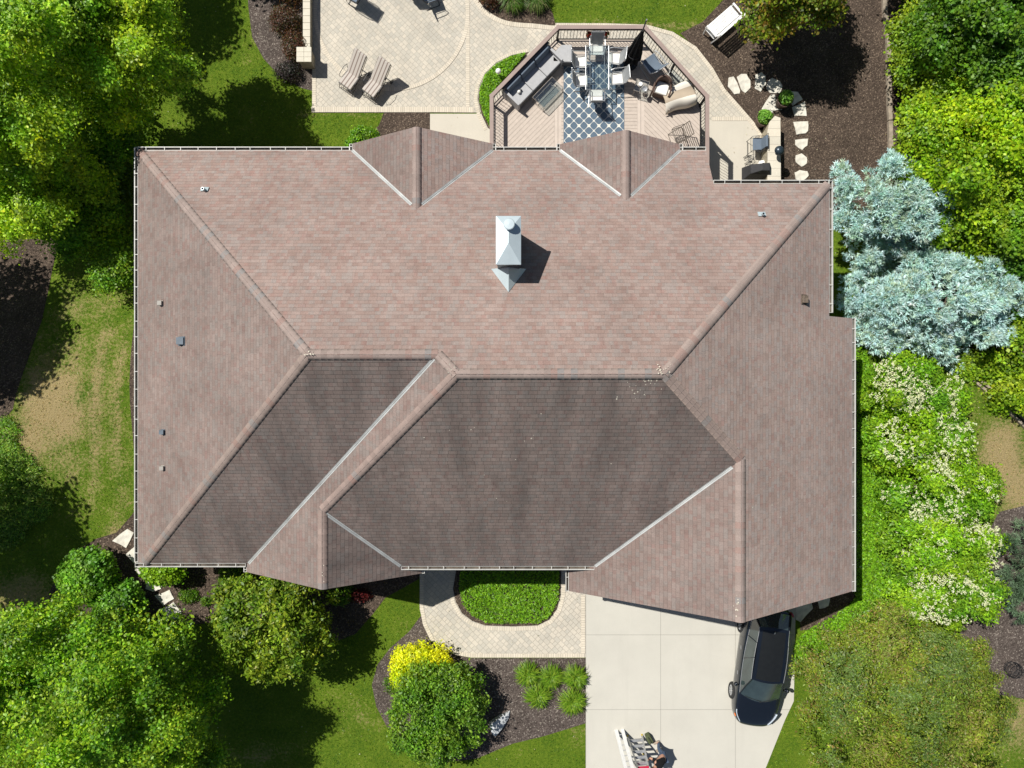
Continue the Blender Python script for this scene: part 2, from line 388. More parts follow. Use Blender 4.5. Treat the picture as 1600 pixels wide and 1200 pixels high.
OFF1, OFF2, OFF3, OFF4 = .012, .018, .024, .030
patio = [(488, -60), (488, 176), (672, 176), (765, 176), (765, 250), (1112, 250), (1112, 188), (1173, 188), (1152, 166), (1130, 141), (1111, 108), (1086, 76), (1050, 53), (1012, 43), (950, 41), (868, 40), (830, 41), (790, 37), (762, 22), (744, 2), (736, -20), (733, -60)]
mulches = {
 'mulch_bed_patio': ([(386, -60), (388, 10), (394, 58), (412, 92), (438, 120), (472, 138), (489, 142), (489, -60)], 'mulch_grey'),
 'mulch_bed_house': ([(600, 176), (592, 196), (572, 216), (556, 245), (672, 245), (672, 176)], 'mulch'),
 'mulch_bed_shrubs': ([(733, -60), (736, -20), (744, 2), (762, 22), (790, 37), (830, 41), (868, 39), (864, 22), (852, -5), (850, -60)], 'mulch'),
 'mulch_bed_swing': ([(1150, -60), (1130, 0), (1098, 34), (1063, 52), (1086, 76), (1111, 108), (1130, 141), (1152, 166), (1173, 188), (1186, 205), (1192, 235), (1192, 340), (1300, 340), (1392, 340), (1392, -60)], 'mulch'),
 'woodland_floor': ([(1392, -60), (1392, 400), (1480, 540), (1540, 610), (1620, 690), (1720, 700), (1720, -60)], 'mulch'),
 'mulch_bed_corner': ([(216, 790), (205, 806), (182, 832), (150, 842), (105, 870), (75, 930), (100, 970), (160, 950), (200, 940), (240, 962), (262, 978), (350, 972), (430, 1015), (500, 1012), (556, 990), (582, 960), (602, 934), (654, 905), (660, 880), (500, 840), (230, 840)], 'mulch'),
 'mulch_bed_entry': ([(915, 1028), (915, 1130), (850, 1150), (800, 1162), (745, 1185), (690, 1192), (640, 1172), (606, 1138), (588, 1104), (581, 1070), (590, 1038), (610, 1012), (640, 986), (659, 960), (672, 1002), (700, 1020), (735, 1028)], 'mulch_grey'),
 'mulch_bed_west': ([(-120, 380), (92, 372), (82, 420), (66, 500), (44, 562), (20, 640), (0, 662), (-120, 700)], 'mulch'),
 'mulch_path_east': ([(1600, 790), (1560, 800), (1530, 860), (1515, 930), (1500, 990), (1520, 1040), (1560, 1085), (1600, 1092), (1720, 1090), (1720, 760)], 'mulch_grey'),
 'mulch_strip_east': ([(1335, 500), (1336, 960), (1300, 980), (1250, 985), (1250, 500)], 'mulch'),
 'mulch_west_foundation': ([(216, 230), (216, 460), (217, 790), (230, 850), (240, 230)], 'mulch'),
}
for k, (px, m) in mulches.items():
    pw = W(px); corner = k in ('mulch_bed_house', 'mulch_strip_east', 'mulch_west_foundation')
    sheet(k, pw if corner else pw, M[m], OFF1)
sheet('patio_paving', W(patio), M['paver'], OFF2)
sheet('patio_concrete_pad', W([(672, 178), (672, 250), (770, 250), (770, 178)]), M['pad'], OFF3)
sheet('grill_concrete_pad', W([(1112, 188), (1173, 188), (1186, 205), (1192, 230), (1194, 330), (1100, 330), (1100, 188)]), M['pad'], OFF3)
band('patio_border', W([(491, 92), (491, 174)]), .17, M['border'], OFF4)
band('patio_border', W([(487, 171.5), (560, 171.5), (620, 171.5), (672, 171.5), (740, 172)]), .24, M['border'], OFF4 + .002)
band('patio_border', W([(731, -40), (731, 60), (731, 168)]), .17, M['border'], OFF4)
band('patio_border', W([(612 + 119 * math.cos(a), 20 + 120 * math.sin(a)) for a in np.linspace(-.25, PI + .3, 60)]), .17, M['border'], OFF4 + .004)
band('patio_border', smooth_poly(W([(735, -20), (744, 2), (762, 22), (790, 36), (830, 40.5), (868, 39)]), 4)[:21], .2, M['border'], OFF4)
band('patio_border', W([(868, 39.5), (950, 40), (1010, 42), (1050, 53), (1086, 76), (1111, 108), (1130, 141), (1152, 166), (1172, 189), (1187, 207), (1193, 235)]), .17, M['border'], OFF4 + .002)
band('patio_border', W([(1112, 186), (1140, 186), (1168, 186)]), .17, M['border'], OFF4 + .005)
# front walk and drive
walk = [(657, 840), (657, 950), (662, 976), (673, 1000), (690, 1014), (712, 1023), (735, 1027), (915, 1027), (915, 840)]
sheet('front_walk', W(walk), M['paver'], OFF2)
band('walk_border', W([(659, 870), (659, 950), (664, 975), (675, 998), (692, 1011.5), (713, 1020), (736, 1024), (825, 1024), (913, 1024)]), .16, M['border'], OFF4)
band('walk_border', W([(911, 930), (911, 980), (911, 1021)]), .16, M['border'], OFF4 + .003)
oval = [(718, 872), (712, 895), (708, 920), (712, 940), (722, 958), (738, 970), (758, 977), (800, 978.5), (840, 977), (858, 968), (870, 952), (876, 930), (877, 872)]
oc = W(oval)
band('walk_border', W([(714, 872), (708, 895), (704, 920), (708, 942), (719, 961), (736, 974), (757, 981), (800, 982.5), (842, 981), (861, 971), (874, 954), (880, 930), (881, 885)]), .16, M['border'], OFF4 + .002)
sheet('mulch_oval', oc, M['mulch'], OFF3 + .002)
sheet('driveway', W([(915, 880), (915, 1240), (1178, 1240), (1198, 1195), (1226, 1125), (1240, 1095), (1243, 940), (1150, 880)]), M['drive'], OFF3)
halfmoon = [(826, 82), (800, 87), (777, 99), (760, 115), (750, 135), (747, 155), (752, 178), (762, 200), (770, 206), (770, 146)]
sheet('mulch_half_moon', W(halfmoon), M['mulch'], OFF3 + .003)
band('patio_border', W([(826, 79), (799, 84), (774, 96), (756, 113), (746, 134), (743, 155), (748, 180), (759, 203)]), .15, M['border'], OFF4 + .006)

# ------------------------------------------------------------------ house
m_, mf = .667, .70
PL = {'B': (0, -m_, 8.66), 'L': (m_, 0, 12.07), 'FL': (0, m_, 7.513), 'WL': (m_, 0, 9.533), 'FM': (0, mf, 8.27), 'WR': (-m_, 0, 1.16),
      'R': (-m_, 0, 11.40), 'GL': (m_, 0, 1.83), 'G1L': (m_, 0, 6.869), 'G1R': (-m_, 0, 2.533), 'G2L': (m_, 0, 1.839), 'G2R': (-m_, 0, 7.069)}
def zp(k, x, y): a, b, c = PL[k]; return a * x + b * y + c
def meet(k1, k2, x=None, y=None):
    a1, b1, c1 = PL[k1]; a2, b2, c2 = PL[k2]; a, b, c = a1 - a2, b1 - b2, c1 - c2
    return (x, -(a * x + c) / b) if x is not None else (-(b * y + c) / a, y)
YB, YB2, YFL, YFM, YG, YW = 8.49, 7.0, -6.467, -6.42, -7.47, -6.80
def tri(k1, k2, k3):
    A = np.array([[PL[k1][i] - PL[k2][i] for i in (0, 1)], [PL[k1][i] - PL[k3][i] for i in (0, 1)]]); c = np.array([PL[k2][2] - PL[k1][2], PL[k3][2] - PL[k1][2]])
    return tuple(np.linalg.solve(A, c))
pNW = (-13.6, YB); pLr = tri('B', 'L', 'FL'); pLv = tri('B', 'FL', 'WL'); pM0 = tri('B', 'WL', 'FM'); pM1 = tri('B', 'FM', 'R')
pNE = (11.08, YB2); pSW = meet('L', 'FL', y=YFL); xW = -6.28
pW0 = meet('WL', 'FM', x=xW); pWv = meet('WR', 'FM', y=YFM); pG0 = tri('R', 'FM', 'GL'); xG = pG0[0]; pGv = meet('FM', 'GL', y=YFM)
vFW = meet('FL', 'WL', y=YFL)
G1 = (-3.252, 2.55, 8.74); G2 = (3.92, 2.18, 8.72)
g1r = (G1[0], (8.66 - (zp('G1L', G1[0], 0))) / m_); g2r = (G2[0], (8.66 - zp('G2L', G2[0], 0)) / m_)
g1a = (G1[0] - G1[1], YB); g1b = (G1[0] + G1[1], YB); g2a = (G2[0] - G2[1], YB); g2b = (G2[0] + G2[1], YB)
ROOF = [('B', [pNW, (7.05, YB), (7.05, YB2), pNE, pM1, pM0, pLv, pLr]), ('L', [(-13.6, YB), pLr, pSW, (-13.6, YFL)]),
        ('FL', [pLr, pLv, vFW, pSW]), ('WL', [pLv, pM0, pW0, (xW, YW), (-9.6, YW), (-9.6, YFL), vFW]), ('FM', [pM0, pM1, pG0, pGv, pWv, pW0]),
        ('WR', [pW0, pWv, (pWv[0], -6.1), (-3.24, -6.1), (-3.24, YW), (xW, YW)]), ('R', [pNE, (11.08, 2.37), (12.25, 2.37), (12.25, YG), (xG, YG), pG0, pM1]),
        ('GL', [pG0, (xG, YG), (2.05, YG), (2.05, -6.2), (pGv[0], -6.2), pGv]),
        ('G1L', [g1a, g1r, (G1[0], G1[2]), (g1a[0], G1[2])]), ('G1R', [g1r, g1b, (g1b[0], G1[2]), (G1[0], G1[2])]),
        ('G2L', [g2a, g2r, (G2[0], G2[2]), (g2a[0], G2[2])]), ('G2R', [g2r, g2b, (g2b[0], G2[2]), (G2[0], G2[2])])]
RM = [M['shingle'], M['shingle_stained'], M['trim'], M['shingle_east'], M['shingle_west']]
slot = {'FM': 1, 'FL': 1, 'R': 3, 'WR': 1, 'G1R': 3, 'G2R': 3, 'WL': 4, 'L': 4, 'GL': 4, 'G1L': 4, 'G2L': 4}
house = thing('brick_house', 'large brick house under a mauve brown hipped shingle roof', 'house', (0, 0, 0))
V = []; Fc = []; MI = []; UV = []
for k, poly in ROOF:
    a, b, c = PL[k]; g = Vector((a, b)); gl = g.length; up = g / gl; al = Vector((-up.y, up.x)); sl = math.sqrt(1 + gl * gl)
    top = [Vector((x, y, zp(k, x, y))) for x, y in poly]
    if sum((top[i].x * top[(i + 1) % len(top)].y - top[(i + 1) % len(top)].x * top[i].y) for i in range(len(top))) < 0: top.reverse()
    i = len(V); V += [tuple(p) for p in top]; Fc.append(tuple(range(i, i + len(top)))); MI.append(slot.get(k, 0))
    UV.append([(al.x * p.x + al.y * p.y + 50, (up.x * p.x + up.y * p.y) * sl + 50) for p in top])
    j = len(V); th = .16; V += [(p.x, p.y, p.z - th) for p in top]; K = len(top)
    Fc.append(tuple(j + q for q in reversed(range(K)))); MI.append(2); UV.append([(0, 0)] * K)
    for q in range(K):
        Fc.append((i + q, j + q, j + (q + 1) % K, i + (q + 1) % K)); MI.append(2); UV.append([(0, 0)] * 4)
me = bpy.data.meshes.new('roof'); me.from_pydata(V, [], Fc); uvl = me.uv_layers.new(name='UVMap')
for m in RM: me.materials.append(m)
me.polygons.foreach_set('material_index', MI)
for p, uvs in zip(me.polygons, UV):
    for li, q in zip(p.loop_indices, uvs): uvl.data[li].uv = q
roof = bpy.data.objects.new('roof', me); COL.objects.link(roof); roof.parent = house
def rz(x, y, skip=()):
    best = None
    for k, poly in ROOF:
        if k in skip: continue
        if inpoly(np.array([x]), np.array([y]), poly)[0]:
            z = zp(k, x, y); best = z if best is None else max(best, z)
    return best
# ridge and hip caps
rr = random.Random(4)
def cap(p0, p1, A, Bk, w=.165, seg=.19, base=(.285, .225, .20), name='ridge_cap', drop=False):
    p0 = Vector(p0); p1 = Vector(p1); d = (p1 - p0); L = d.length; d /= L; nr = Vector((-d.y, d.x)); n = max(1, int(L / seg))
    V = []; Fq = []; C = []
    def z(q, s): return min(zp(A, q.x, q.y), zp(Bk, q.x, q.y))
    offs = [-w, -w * .98, -w * .5, -.03, .03, w * .5, w * .98, w]; hh = [-.01, .012, .016, .006, .006, .016, .012, -.01]
    for k in range(n):
        a = p0 + d * (k * L / n); b = p0 + d * ((k + 1.12) * L / n if k < n - 1 else L)
        t = rr.random(); col = [c * (.9 + .2 * t) for c in base]
        if rr.random() < .12: col = [base[0] * 1.0, base[1] * .88, base[2] * .86]
        if rr.random() < .08: col = [base[0] * .85, base[1] * .98, base[2] * 1.05]
        i = len(V)
        for q, e in ((a, 0.014), (b, 0.0)):
            for o, h in zip(offs, hh):
                r = q + nr * o; V.append((r.x, r.y, z(r, o) + h + (e * .5 if h > 0 else 0))); C.append(col)
        for j in range(7): Fq.append((i + j, i + j + 1, i + 8 + j + 1, i + 8 + j))
        Fq.append((i, i + 1, i + 6, i + 7)); 
    return mesh_np(name, V, Fq, M['cap'], roof, cols=np.array(C))
cap(pNW, pLr, 'B', 'L'); cap(pSW, pLr, 'L', 'FL', base=(.25, .195, .17)); cap(pLr, pLv, 'B', 'FL'); cap(pLv, pM0, 'B', 'WL'); cap(pM0, pM1, 'B', 'FM')
cap(pW0, pM0, 'WL', 'FM', base=(.27, .205, .18)); cap((xW, YW), pW0, 'WL', 'WR', base=(.27, .205, .18)); cap(pNE, pM1, 'B', 'R'); cap(pG0, pM1, 'R', 'FM', base=(.30, .23, .20))
cap((xG, YG), pG0, 'R', 'GL'); cap((G1[0], G1[2]), g1r, 'G1L', 'G1R'); cap((G2[0], G2[2]), g2r, 'G2L', 'G2R')
# valley flashing: metal V in each valley
def valley(p0, p1, A, Bk, w=.055):
    p0 = Vector(p0); p1 = Vector(p1); d = (p1 - p0).normalized(); nr = Vector((-d.y, d.x)); mb = MB(); L = (p1 - p0).length; n = 12
    offs = (-w, -.014, 0, .014, w); hh = (.006, .010, .035, .010, .006)
    def f(u, v):
        q = p0 + d * L * u; k = min(4, int(round(v * 4))); o = offs[k]; r = q + nr * o
        return (r.x, r.y, max(zp(A, r.x, r.y), zp(Bk, r.x, r.y)) + hh[k])
    mb.grid(f, n, 4); mb.build('valley_flashing', M['flash'], roof)
valley(vFW, (pLv[0] - .12, pLv[1] - .12), 'FL', 'WL'); valley(pWv, (pW0[0] + .12, pW0[1] - .12), 'WR', 'FM'); valley(pGv, (pG0[0] - .25, pG0[1] - .25), 'FM', 'GL')
valley(g1a, (g1r[0] - .18, g1r[1] + .18), 'B', 'G1L'); valley(g1b, (g1r[0] + .18, g1r[1] + .18), 'B', 'G1R')
valley(g2a, (g2r[0] - .18, g2r[1] + .18), 'B', 'G2L'); valley(g2b, (g2r[0] + .18, g2r[1] + .18), 'B', 'G2R')
# gutters
def gutter(a, b, z, out, wide=.135):        # a,b plan points on the roof edge, out = outward direction
    a = Vector((a[0], a[1], z)); b = Vector((b[0], b[1], z)); o = Vector((out[0], out[1], 0)); mb = MB(); t = .012
    def sl(o0, o1, z0, z1, m=0, e=.0):
        c = (a + b) / 2 + o * (o0 + o1) / 2 + Vector((0, 0, (z0 + z1) / 2)); L = (b - a).length
        mb.box(c, (L if abs((b - a).x) > abs((b - a).y) else abs(o1 - o0), abs(o1 - o0) if abs((b - a).x) > abs((b - a).y) else L, z1 - z0), m=m)
    sl(.004, .016, -.14, -.012); sl(.016, wide - .016, -.14, -.125); sl(.017, wide - .018, -.1248, -.113, m=1)
    sl(wide - .016, wide, -.14, -.02); sl(wide - .020, wide + .003, -.0195, -.006)
    n = max(1, int((b - a).length / .6)); dd = (b - a) / n
    for k in range(n):
        q = a + dd * (k + .5 + rr.uniform(-.12, .12)); c = q + o * (wide / 2) + Vector((0, 0, -.001))
        hz = abs(o.x) > .5; mb.box(c, ((wide + .005) if hz else .020, .020 if hz else (wide + .005), .009))
    for e in (a, b):
        hz = abs(o.x) > .5; mb.box(e + o * (wide / 2 + .002) + Vector((0, 0, -.075)), (wide if hz else .012, .012 if hz else wide, .13))
    return mb.build('gutter', [M['gutter'], M['gutter_in']], house)
gutter((-13.62, YB), (g1a[0] - .12, YB), 3.0, (0, 1)); gutter((g1b[0] + .12, YB), (g2a[0] - .12, YB), 3.0, (0, 1)); gutter((g2b[0] + .12, YB), (7.05, YB), 3.0, (0, 1))
gutter((7.06, YB2), (11.08, YB2), 3.99, (0, 1)); gutter((11.08, 2.50), (11.08, YB2 + .1), 4.01, (1, 0)); gutter((12.25, YG), (12.25, 2.37), 3.23, (1, 0))
gutter((-13.6, YFL), (-13.6, YB + .12), 3.0, (-1, 0)); gutter((pSW[0] - .3, YFL), (-9.62, YFL), 3.2, (0, -1)); gutter((-9.6, YW), (-9.6, YFL - .13), 3.13, (-1, 0), .11)
gutter((pWv[0] + .02, YFM), (pGv[0] - .02, YFM), 3.776, (0, -1)); gutter((2.05, YG), (2.05, -6.62), 3.2, (-1, 0), .11); gutter((-3.24, YW), (-3.24, -6.62), 3.32, (1, 0), .10)
for xs, o in ((g1a[0], -1), (g1b[0], 1), (g2a[0], -1), (g2b[0], 1)): gutter((xs, YB + .005), (xs, 8.73), 3.0, (o, 0), .11)
# walls
foot = [(-13.15, -6.05), (-13.15, 8.04), (-5.35, 8.04), (-5.35, 8.38), (-1.15, 8.38), (-1.15, 8.04), (2.19, 8.04), (2.19, 8.36), (5.65, 8.36), (5.65, 8.04), (6.75, 8.04), (6.75, 6.55), (10.62, 6.55), (10.62, 1.9), (11.8, 1.9), (11.8, -7.2), (2.5, -7.2), (2.5, -5.9), (-3.6, -5.9), (-3.6, -6.4), (-9.15, -6.4), (-9.15, -6.05)]
mb = MB()
for i, p in enumerate(foot):
    q = foot[(i + 1) % len(foot)]; p = Vector(p); q = Vector(q); L = (q - p).length; n = max(1, int(L / .3)); d = (q - p) / n; nr = Vector((-(q - p).y, (q - p).x)).normalized() * -.02
    for k in range(n):
        a = p + d * k; b = p + d * (k + 1)
        za = (rz(a.x + nr.x, a.y + nr.y) or 3.3) - .15; zb = (rz(b.x + nr.x, b.y + nr.y) or 3.3) - .15
        mb.face([(a.x, a.y, -2.6), (b.x, b.y, -2.6), (b.x, b.y, zb), (a.x, a.y, za)])
mb.build('wall', M['brick'], house)
def opening(c, wd, h, nx, ny, name='window', label=None):
    fr = MB(); t = .07
    tv = Vector((-ny, nx, 0)); nv = Vector((nx, ny, 0)); c = Vector(c)
    hz = abs(nx) > .5
    def bx(mb, off, z, w_, h_, dep, dn): mb.box(c + tv * off + Vector((0, 0, z)) + nv * dn, (dep if hz else w_, w_ if hz else dep, h_))
    bx(fr, 0, h / 2 - t / 2, wd, t, .08, .04); bx(fr, 0, -h / 2 + t / 2, wd, t, .08, .04)
    for s in (-1, 1): bx(fr, s * (wd / 2 - t / 2), 0, t, h - 2 * t, .08, .04)
    if name == 'window': bx(fr, 0, 0, .05, h - 2 * t, .05, .03)
    f = fr.build(name, M['white'], house); pn = MB(); bx(pn, 0, 0, wd - 2 * t, h - 2 * t, .02, .015)
    if name == 'window': pn.build('pane', M['glass'], f)
    elif name == 'garage_door':
        for k in range(4): bx(pn, 0, -h / 2 + t + (k + .5) * (h - 2 * t) / 4, wd - 2 * t - .02, (h - 2 * t) / 4 - .03, .03, .025)
        pn.build('door_panel', M['trim'], f)
    else: pn.build('door_panel', M['timber'], f)
opening((4.6, -7.2, 1.2), 2.7, 2.3, 0, -1, 'garage_door'); opening((8.6, -7.2, 1.2), 3.8, 2.3, 0, -1, 'garage_door')
opening((-.6, -5.9, 1.2), 1.2, 2.2, 0, -1, 'front_door')
for c, wd, h, nx, ny in (((-2.5, -5.9, 1.6), 1.0, 1.5, 0, -1), ((1.4, -5.9, 1.6), 1.0, 1.5, 0, -1), ((-6.3, -6.4, 1.5), 2.0, 1.5, 0, -1), ((-11.2, -6.05, 1.5), 1.6, 1.4, 0, -1),
                         ((-13.15, -2, 1.5), 1.0, 1.4, -1, 0), ((-13.15, 4, 1.3), 1.0, 1.4, -1, 0), ((11.8, -3, 1.7), 1.0, 1.2, 1, 0), ((-10, 8.04, 1.4), 1.6, 1.5, 0, 1), ((-10, 8.04, -1.0), 1.6, 1.3, 0, 1),
                         ((-3.2, 8.38, 1.4), 2.2, 1.5, 0, 1), ((-3.2, 8.38, -1.0), 2.0, 1.6, 0, 1), ((.5, 8.04, 1.4), 1.8, 2.0, 0, 1), ((3.9, 8.36, 1.4), 2.0, 1.9, 0, 1), ((8.7, 6.55, 1.6), 1.4, 1.4, 0, 1)): opening(c, wd, h, nx, ny)
# chimney
mb = MB(); cx = -.105; mb.prism([(cx - .345, 3.63), (cx + .345, 3.63), (cx + .345, 4.99), (cx - .345, 4.99)], 5.0, 7.32)
ch = mb.build('chimney', M['darkmetal'], house)
mb = MB(); x0, x1, y0, y1 = cx - .375, cx + .375, 3.575, 5.03; zt = 7.56; apx = (cx + .0, 4.3, 7.74)
cs = [(x0, y0), (x1, y0), (x1, y1), (x0, y1)]
mb.prism(cs, 7.46, zt)
r1 = (cx, 4.20, 7.72); r2 = (cx, 4.55, 7.72)
mb.face([(x0, y0, zt), (x1, y0, zt), r1]); mb.face([(x1, y0, zt), (x1, y1, zt), r2, r1]); mb.face([(x1, y1, zt), (x0, y1, zt), r2]); mb.face([(x0, y1, zt), (x0, y0, zt), r1, r2])
mb.build('chimney_cap', M['capmetal'], ch)
mb = MB(); mb.lathe([(.14, 0), (.14, .20), (.17, .21), (.17, .27), (.15, .285), (.0, .29)], (cx + .02, 4.72, 7.60), 20); mb.build('flue_pipe', M['capmetal'], ch, smooth=False)
mb = MB(); A = (cx, 2.85, zp('B', 0, 2.85) + .02); Bt = (cx, 3.62, zp('B', 0, 2.85) + .03); Lf = (cx - .56, 3.66, zp('B', 0, 3.66) + .02); Rt = (cx + .56, 3.66, zp('B', 0, 3.66) + .02)
mb.face([A, Bt, Lf]); mb.face([A, Rt, Bt]); mb.build('chimney_cricket', M['capmetal'], ch, recalc=False)
# vents
def onroof(u, v, k):
    z = 5.0
    for _ in range(40): p = at(u, v, z); z = zp(k, p.x, p.y)
    return at(u, v, z)
for (u, v) in ((320, 297), (1190, 336)):
    p = onroof(u, v, 'B'); mb = MB(); mb.box(p + Vector((0, .03, .02)), (.26, .2, .012), rx=-math.atan(m_)); mb.lathe([(.055, -.1), (.05, .2), (.04, .2), (.04, .1)], p, 12)
    o = mb.build('vent_pipe', M['capmetal'], roof)
for (u, v, s, m) in ((252, 474, .15, 'champ0'), (284, 533, .24, 'slate'), (255, 675, .15, 'slate'), (255, 731, .14, 'champ0')):
    if 'champ0' not in M: M['champ0'] = simple('vent_paint', (.30, .28, .25), .6)
    if m == 'slate' and 'slate' not in M: M['slate'] = simple('slate_paint', (.09, .12, .15), .6)
    p = onroof(u, v, 'L'); mb = MB(); mb.prism([(p.x - s / 2, p.y - s / 2), (p.x + s / 2, p.y - s / 2), (p.x + s / 2, p.y + s / 2), (p.x - s / 2, p.y + s / 2)], p.z - .1, p.z + .16)
    mb.box(p + Vector((0, 0, .02)), (s * 1.6, s * 1.3, .012), ry=-math.atan(m_)); mb.build('roof_vent', M[m], roof)
p = onroof(1256, 468, 'R'); mb = MB(); mb.prism([(p.x - .1, p.y - .12), (p.x + .1, p.y - .12), (p.x + .1, p.y + .12), (p.x - .1, p.y + .12)], p.z - .1, p.z + .13)
mb.box(p + Vector((0, 0, .02)), (.3, .34, .012), ry=math.atan(m_)); mb.build('roof_vent', M['bark'], roof)
# pale lichen and droppings near the ridge ends
mb = MB()
for (u, v, ru, rv, k, n) in ((1035, 578, 14, 9, 'B', 16), (1010, 598, 30, 6, 'FM', 18), (705, 578, 6, 12, 'FM', 8), (484, 553, 10, 4, 'B', 12), (1150, 950, 5, 20, 'GL', 12), (1000, 610, 60, 14, 'FM', 10), (504, 900, 3, 18, 'WL', 5), (560, 551, 60, 3, 'B', 8), (800, 700, 200, 120, 'FM', 14), (1220, 700, 60, 150, 'R', 10)):
    for _ in range(n):
        p = onroof(rr.gauss(u, ru * .5), rr.gauss(v, rv * .5), k); a, b, c = PL[k]; s = rr.uniform(.008, .024); an = rr.random() * 6
        q = [(p.x + s * rr.uniform(.6, 1.5) * math.cos(an + j * 1.26), p.y + s * rr.uniform(.6, 1.5) * math.sin(an + j * 1.26)) for j in range(5)]
        mb.face([(x, y, a * x + b * y + c + (.062 if n > 11 and k != 'FM' else .004)) for x, y in q])
mb.build('lichen_spots', M['cast'], roof)['kind'] = 'stuff'
# ------------------------------------------------------------------ vegetation
def norm(a): return a / np.maximum(np.linalg.norm(a, axis=1, keepdims=True), 1e-9)
def leaves(name, C, N, L, Wd, cols, mat, parent, rng, T=None, droop=.15):
    """many small four-cornered leaves: centres C, normals N"""
    n = len(C)
    if T is None: T = rng.normal(size=(n, 3))
    T = norm(T - N * (T * N).sum(1, keepdims=True)); B = np.cross(N, T)
    L = np.broadcast_to(np.asarray(L, float).reshape(-1, 1) if np.ndim(L) else np.full((1, 1), L), (n, 1)); Wd = np.broadcast_to(np.asarray(Wd, float).reshape(-1, 1) if np.ndim(Wd) else np.full((1, 1), Wd), (n, 1))
    V = np.stack([C - T * L / 2, C + B * Wd / 2 - N * droop * Wd, C + T * L / 2 - N * droop * L, C - B * Wd / 2 - N * droop * Wd], 1).reshape(-1, 3)
    Fq = np.arange(4 * n).reshape(-1, 4); cc = np.repeat(cols, 4, axis=0)
    return mesh_np(name, V, Fq, mat, parent, cols=cc)
def palette(rng, n, pal, jit=.18):
    pal = np.array(pal); c = pal[rng.integers(0, len(pal), n)]; return np.clip(c * (1 + rng.normal(size=(n, 1)) * jit) * (1 + rng.normal(size=(n, 3)) * .03), .004, 1)
def crown_pts(lobes, ncl, per, cr, rng, bump=.16, zmin=-.45, inner=.5, bough=0):
    """leaf clusters in the outer volume of uneven lobes; returns centres and outward directions"""
    lobes = np.array(lobes, float); wgt = (lobes[:, 3] * lobes[:, 4]) ** 1.0; li = rng.choice(len(lobes), ncl, p=wgt / wgt.sum())
    d = norm(rng.normal(size=(ncl * 3, 3))); d = d[d[:, 2] > zmin][:ncl]; d = d[:ncl]; li = li[:len(d)]; n = len(d)
    ph = rng.uniform(0, 6, (len(lobes), 6))
    a = np.arctan2(d[:, 1], d[:, 0]); e = d[:, 2]
    f = 1 + bump * (np.sin(3 * a + ph[li, 0]) * .5 + np.sin(5 * a + ph[li, 1] + 3 * e) * .5 + np.sin(9 * a + ph[li, 2] - 5 * e) * .35 + np.sin(7 * e + ph[li, 3]) * .4)
    r = rng.uniform(0, 1, n) ** inner * .0 + (1 - rng.exponential(.13, n).clip(0, .75))
    if bough:                              # clusters gather on the upper side of boughs set over the lobes
        nb = max(6, int(sum(l[3] * l[4] for l in lobes) * 3.14 * 2.0 / (bough * bough * 3.14) * .75)); bi = rng.integers(0, n, nb)
        bc = lobes[li[bi], :3] + d[bi] * lobes[li[bi], 3:6] * (f[bi] * (1 - rng.exponential(.10, nb).clip(0, .5)))[:, None]; bd = d[bi]
        pick = rng.integers(0, nb, n); dd = norm(rng.normal(size=(n, 3)) + np.array([0, 0, .75]) + bd[pick] * .5); br = bough * rng.uniform(.6, 1.25, nb)
        c = bc[pick] + dd * br[pick][:, None] * np.array([1, 1, .75]) * (1 - rng.exponential(.15, n).clip(0, .8))[:, None]
        fill = rng.uniform(0, 1, n) < .2; c[fill] = (lobes[li, :3] + d * lobes[li, 3:6] * (f * r * .9)[:, None])[fill]
        d = norm(dd * .75 + bd[pick] * .5)
    else: c = lobes[li, :3] + d * lobes[li, 3:6] * (f * r)[:, None]
    C = np.repeat(c, per, 0) + rng.normal(size=(n * per, 3)) * cr * np.array([1, 1, .6]); D = np.repeat(d, per, 0)
    return C, D, np.repeat(np.arange(n), per)
def trunk(parent, h, r, limbs, rng, spread=1.0, mat=None):
    mb = MB(); pts = [(0, 0, -.2), (rng.normal() * .05, rng.normal() * .05, h * .4), (rng.normal() * .12, rng.normal() * .12, h)]
    mb.tube(pts, [r, r * .8, r * .45], 9)
    for k in range(limbs):
        a = 2 * PI * k / limbs + rng.uniform(-.4, .4); z0 = h * rng.uniform(.35, .9); L = spread * rng.uniform(.6, .95)
        p0 = Vector((0, 0, z0)); p1 = p0 + Vector((math.cos(a) * L * .5, math.sin(a) * L * .5, L * .35)); p2 = p0 + Vector((math.cos(a + .3) * L, math.sin(a + .3) * L, L * .5))
        mb.tube([p0, p1, p2], [r * .45, r * .28, r * .1], 6)
    return mb.build('trunk', mat or M['bark'], parent, smooth=True)
def zone(rng, C, cols, amt):
    # drifts of yellower and greyer growth, about a metre across, right through the crown
    k = rng.uniform(-1, 1, (4, 3)) * 2.6; ph = rng.uniform(0, 6, 4); f = sum(np.sin(C @ k[i] + ph[i]) for i in range(4)) / 4; g = np.sin(C @ (k[0] * 1.7) + ph[1]) * np.sin(C @ (k[1] * 1.4) + ph[2])
    m = np.stack([1 + amt * (1.3 * f + .5 * g), 1 + amt * f * .8, 1 - amt * f * .5 + amt * .4 * g], 1); return cols * np.clip(m, .35, 1.9)
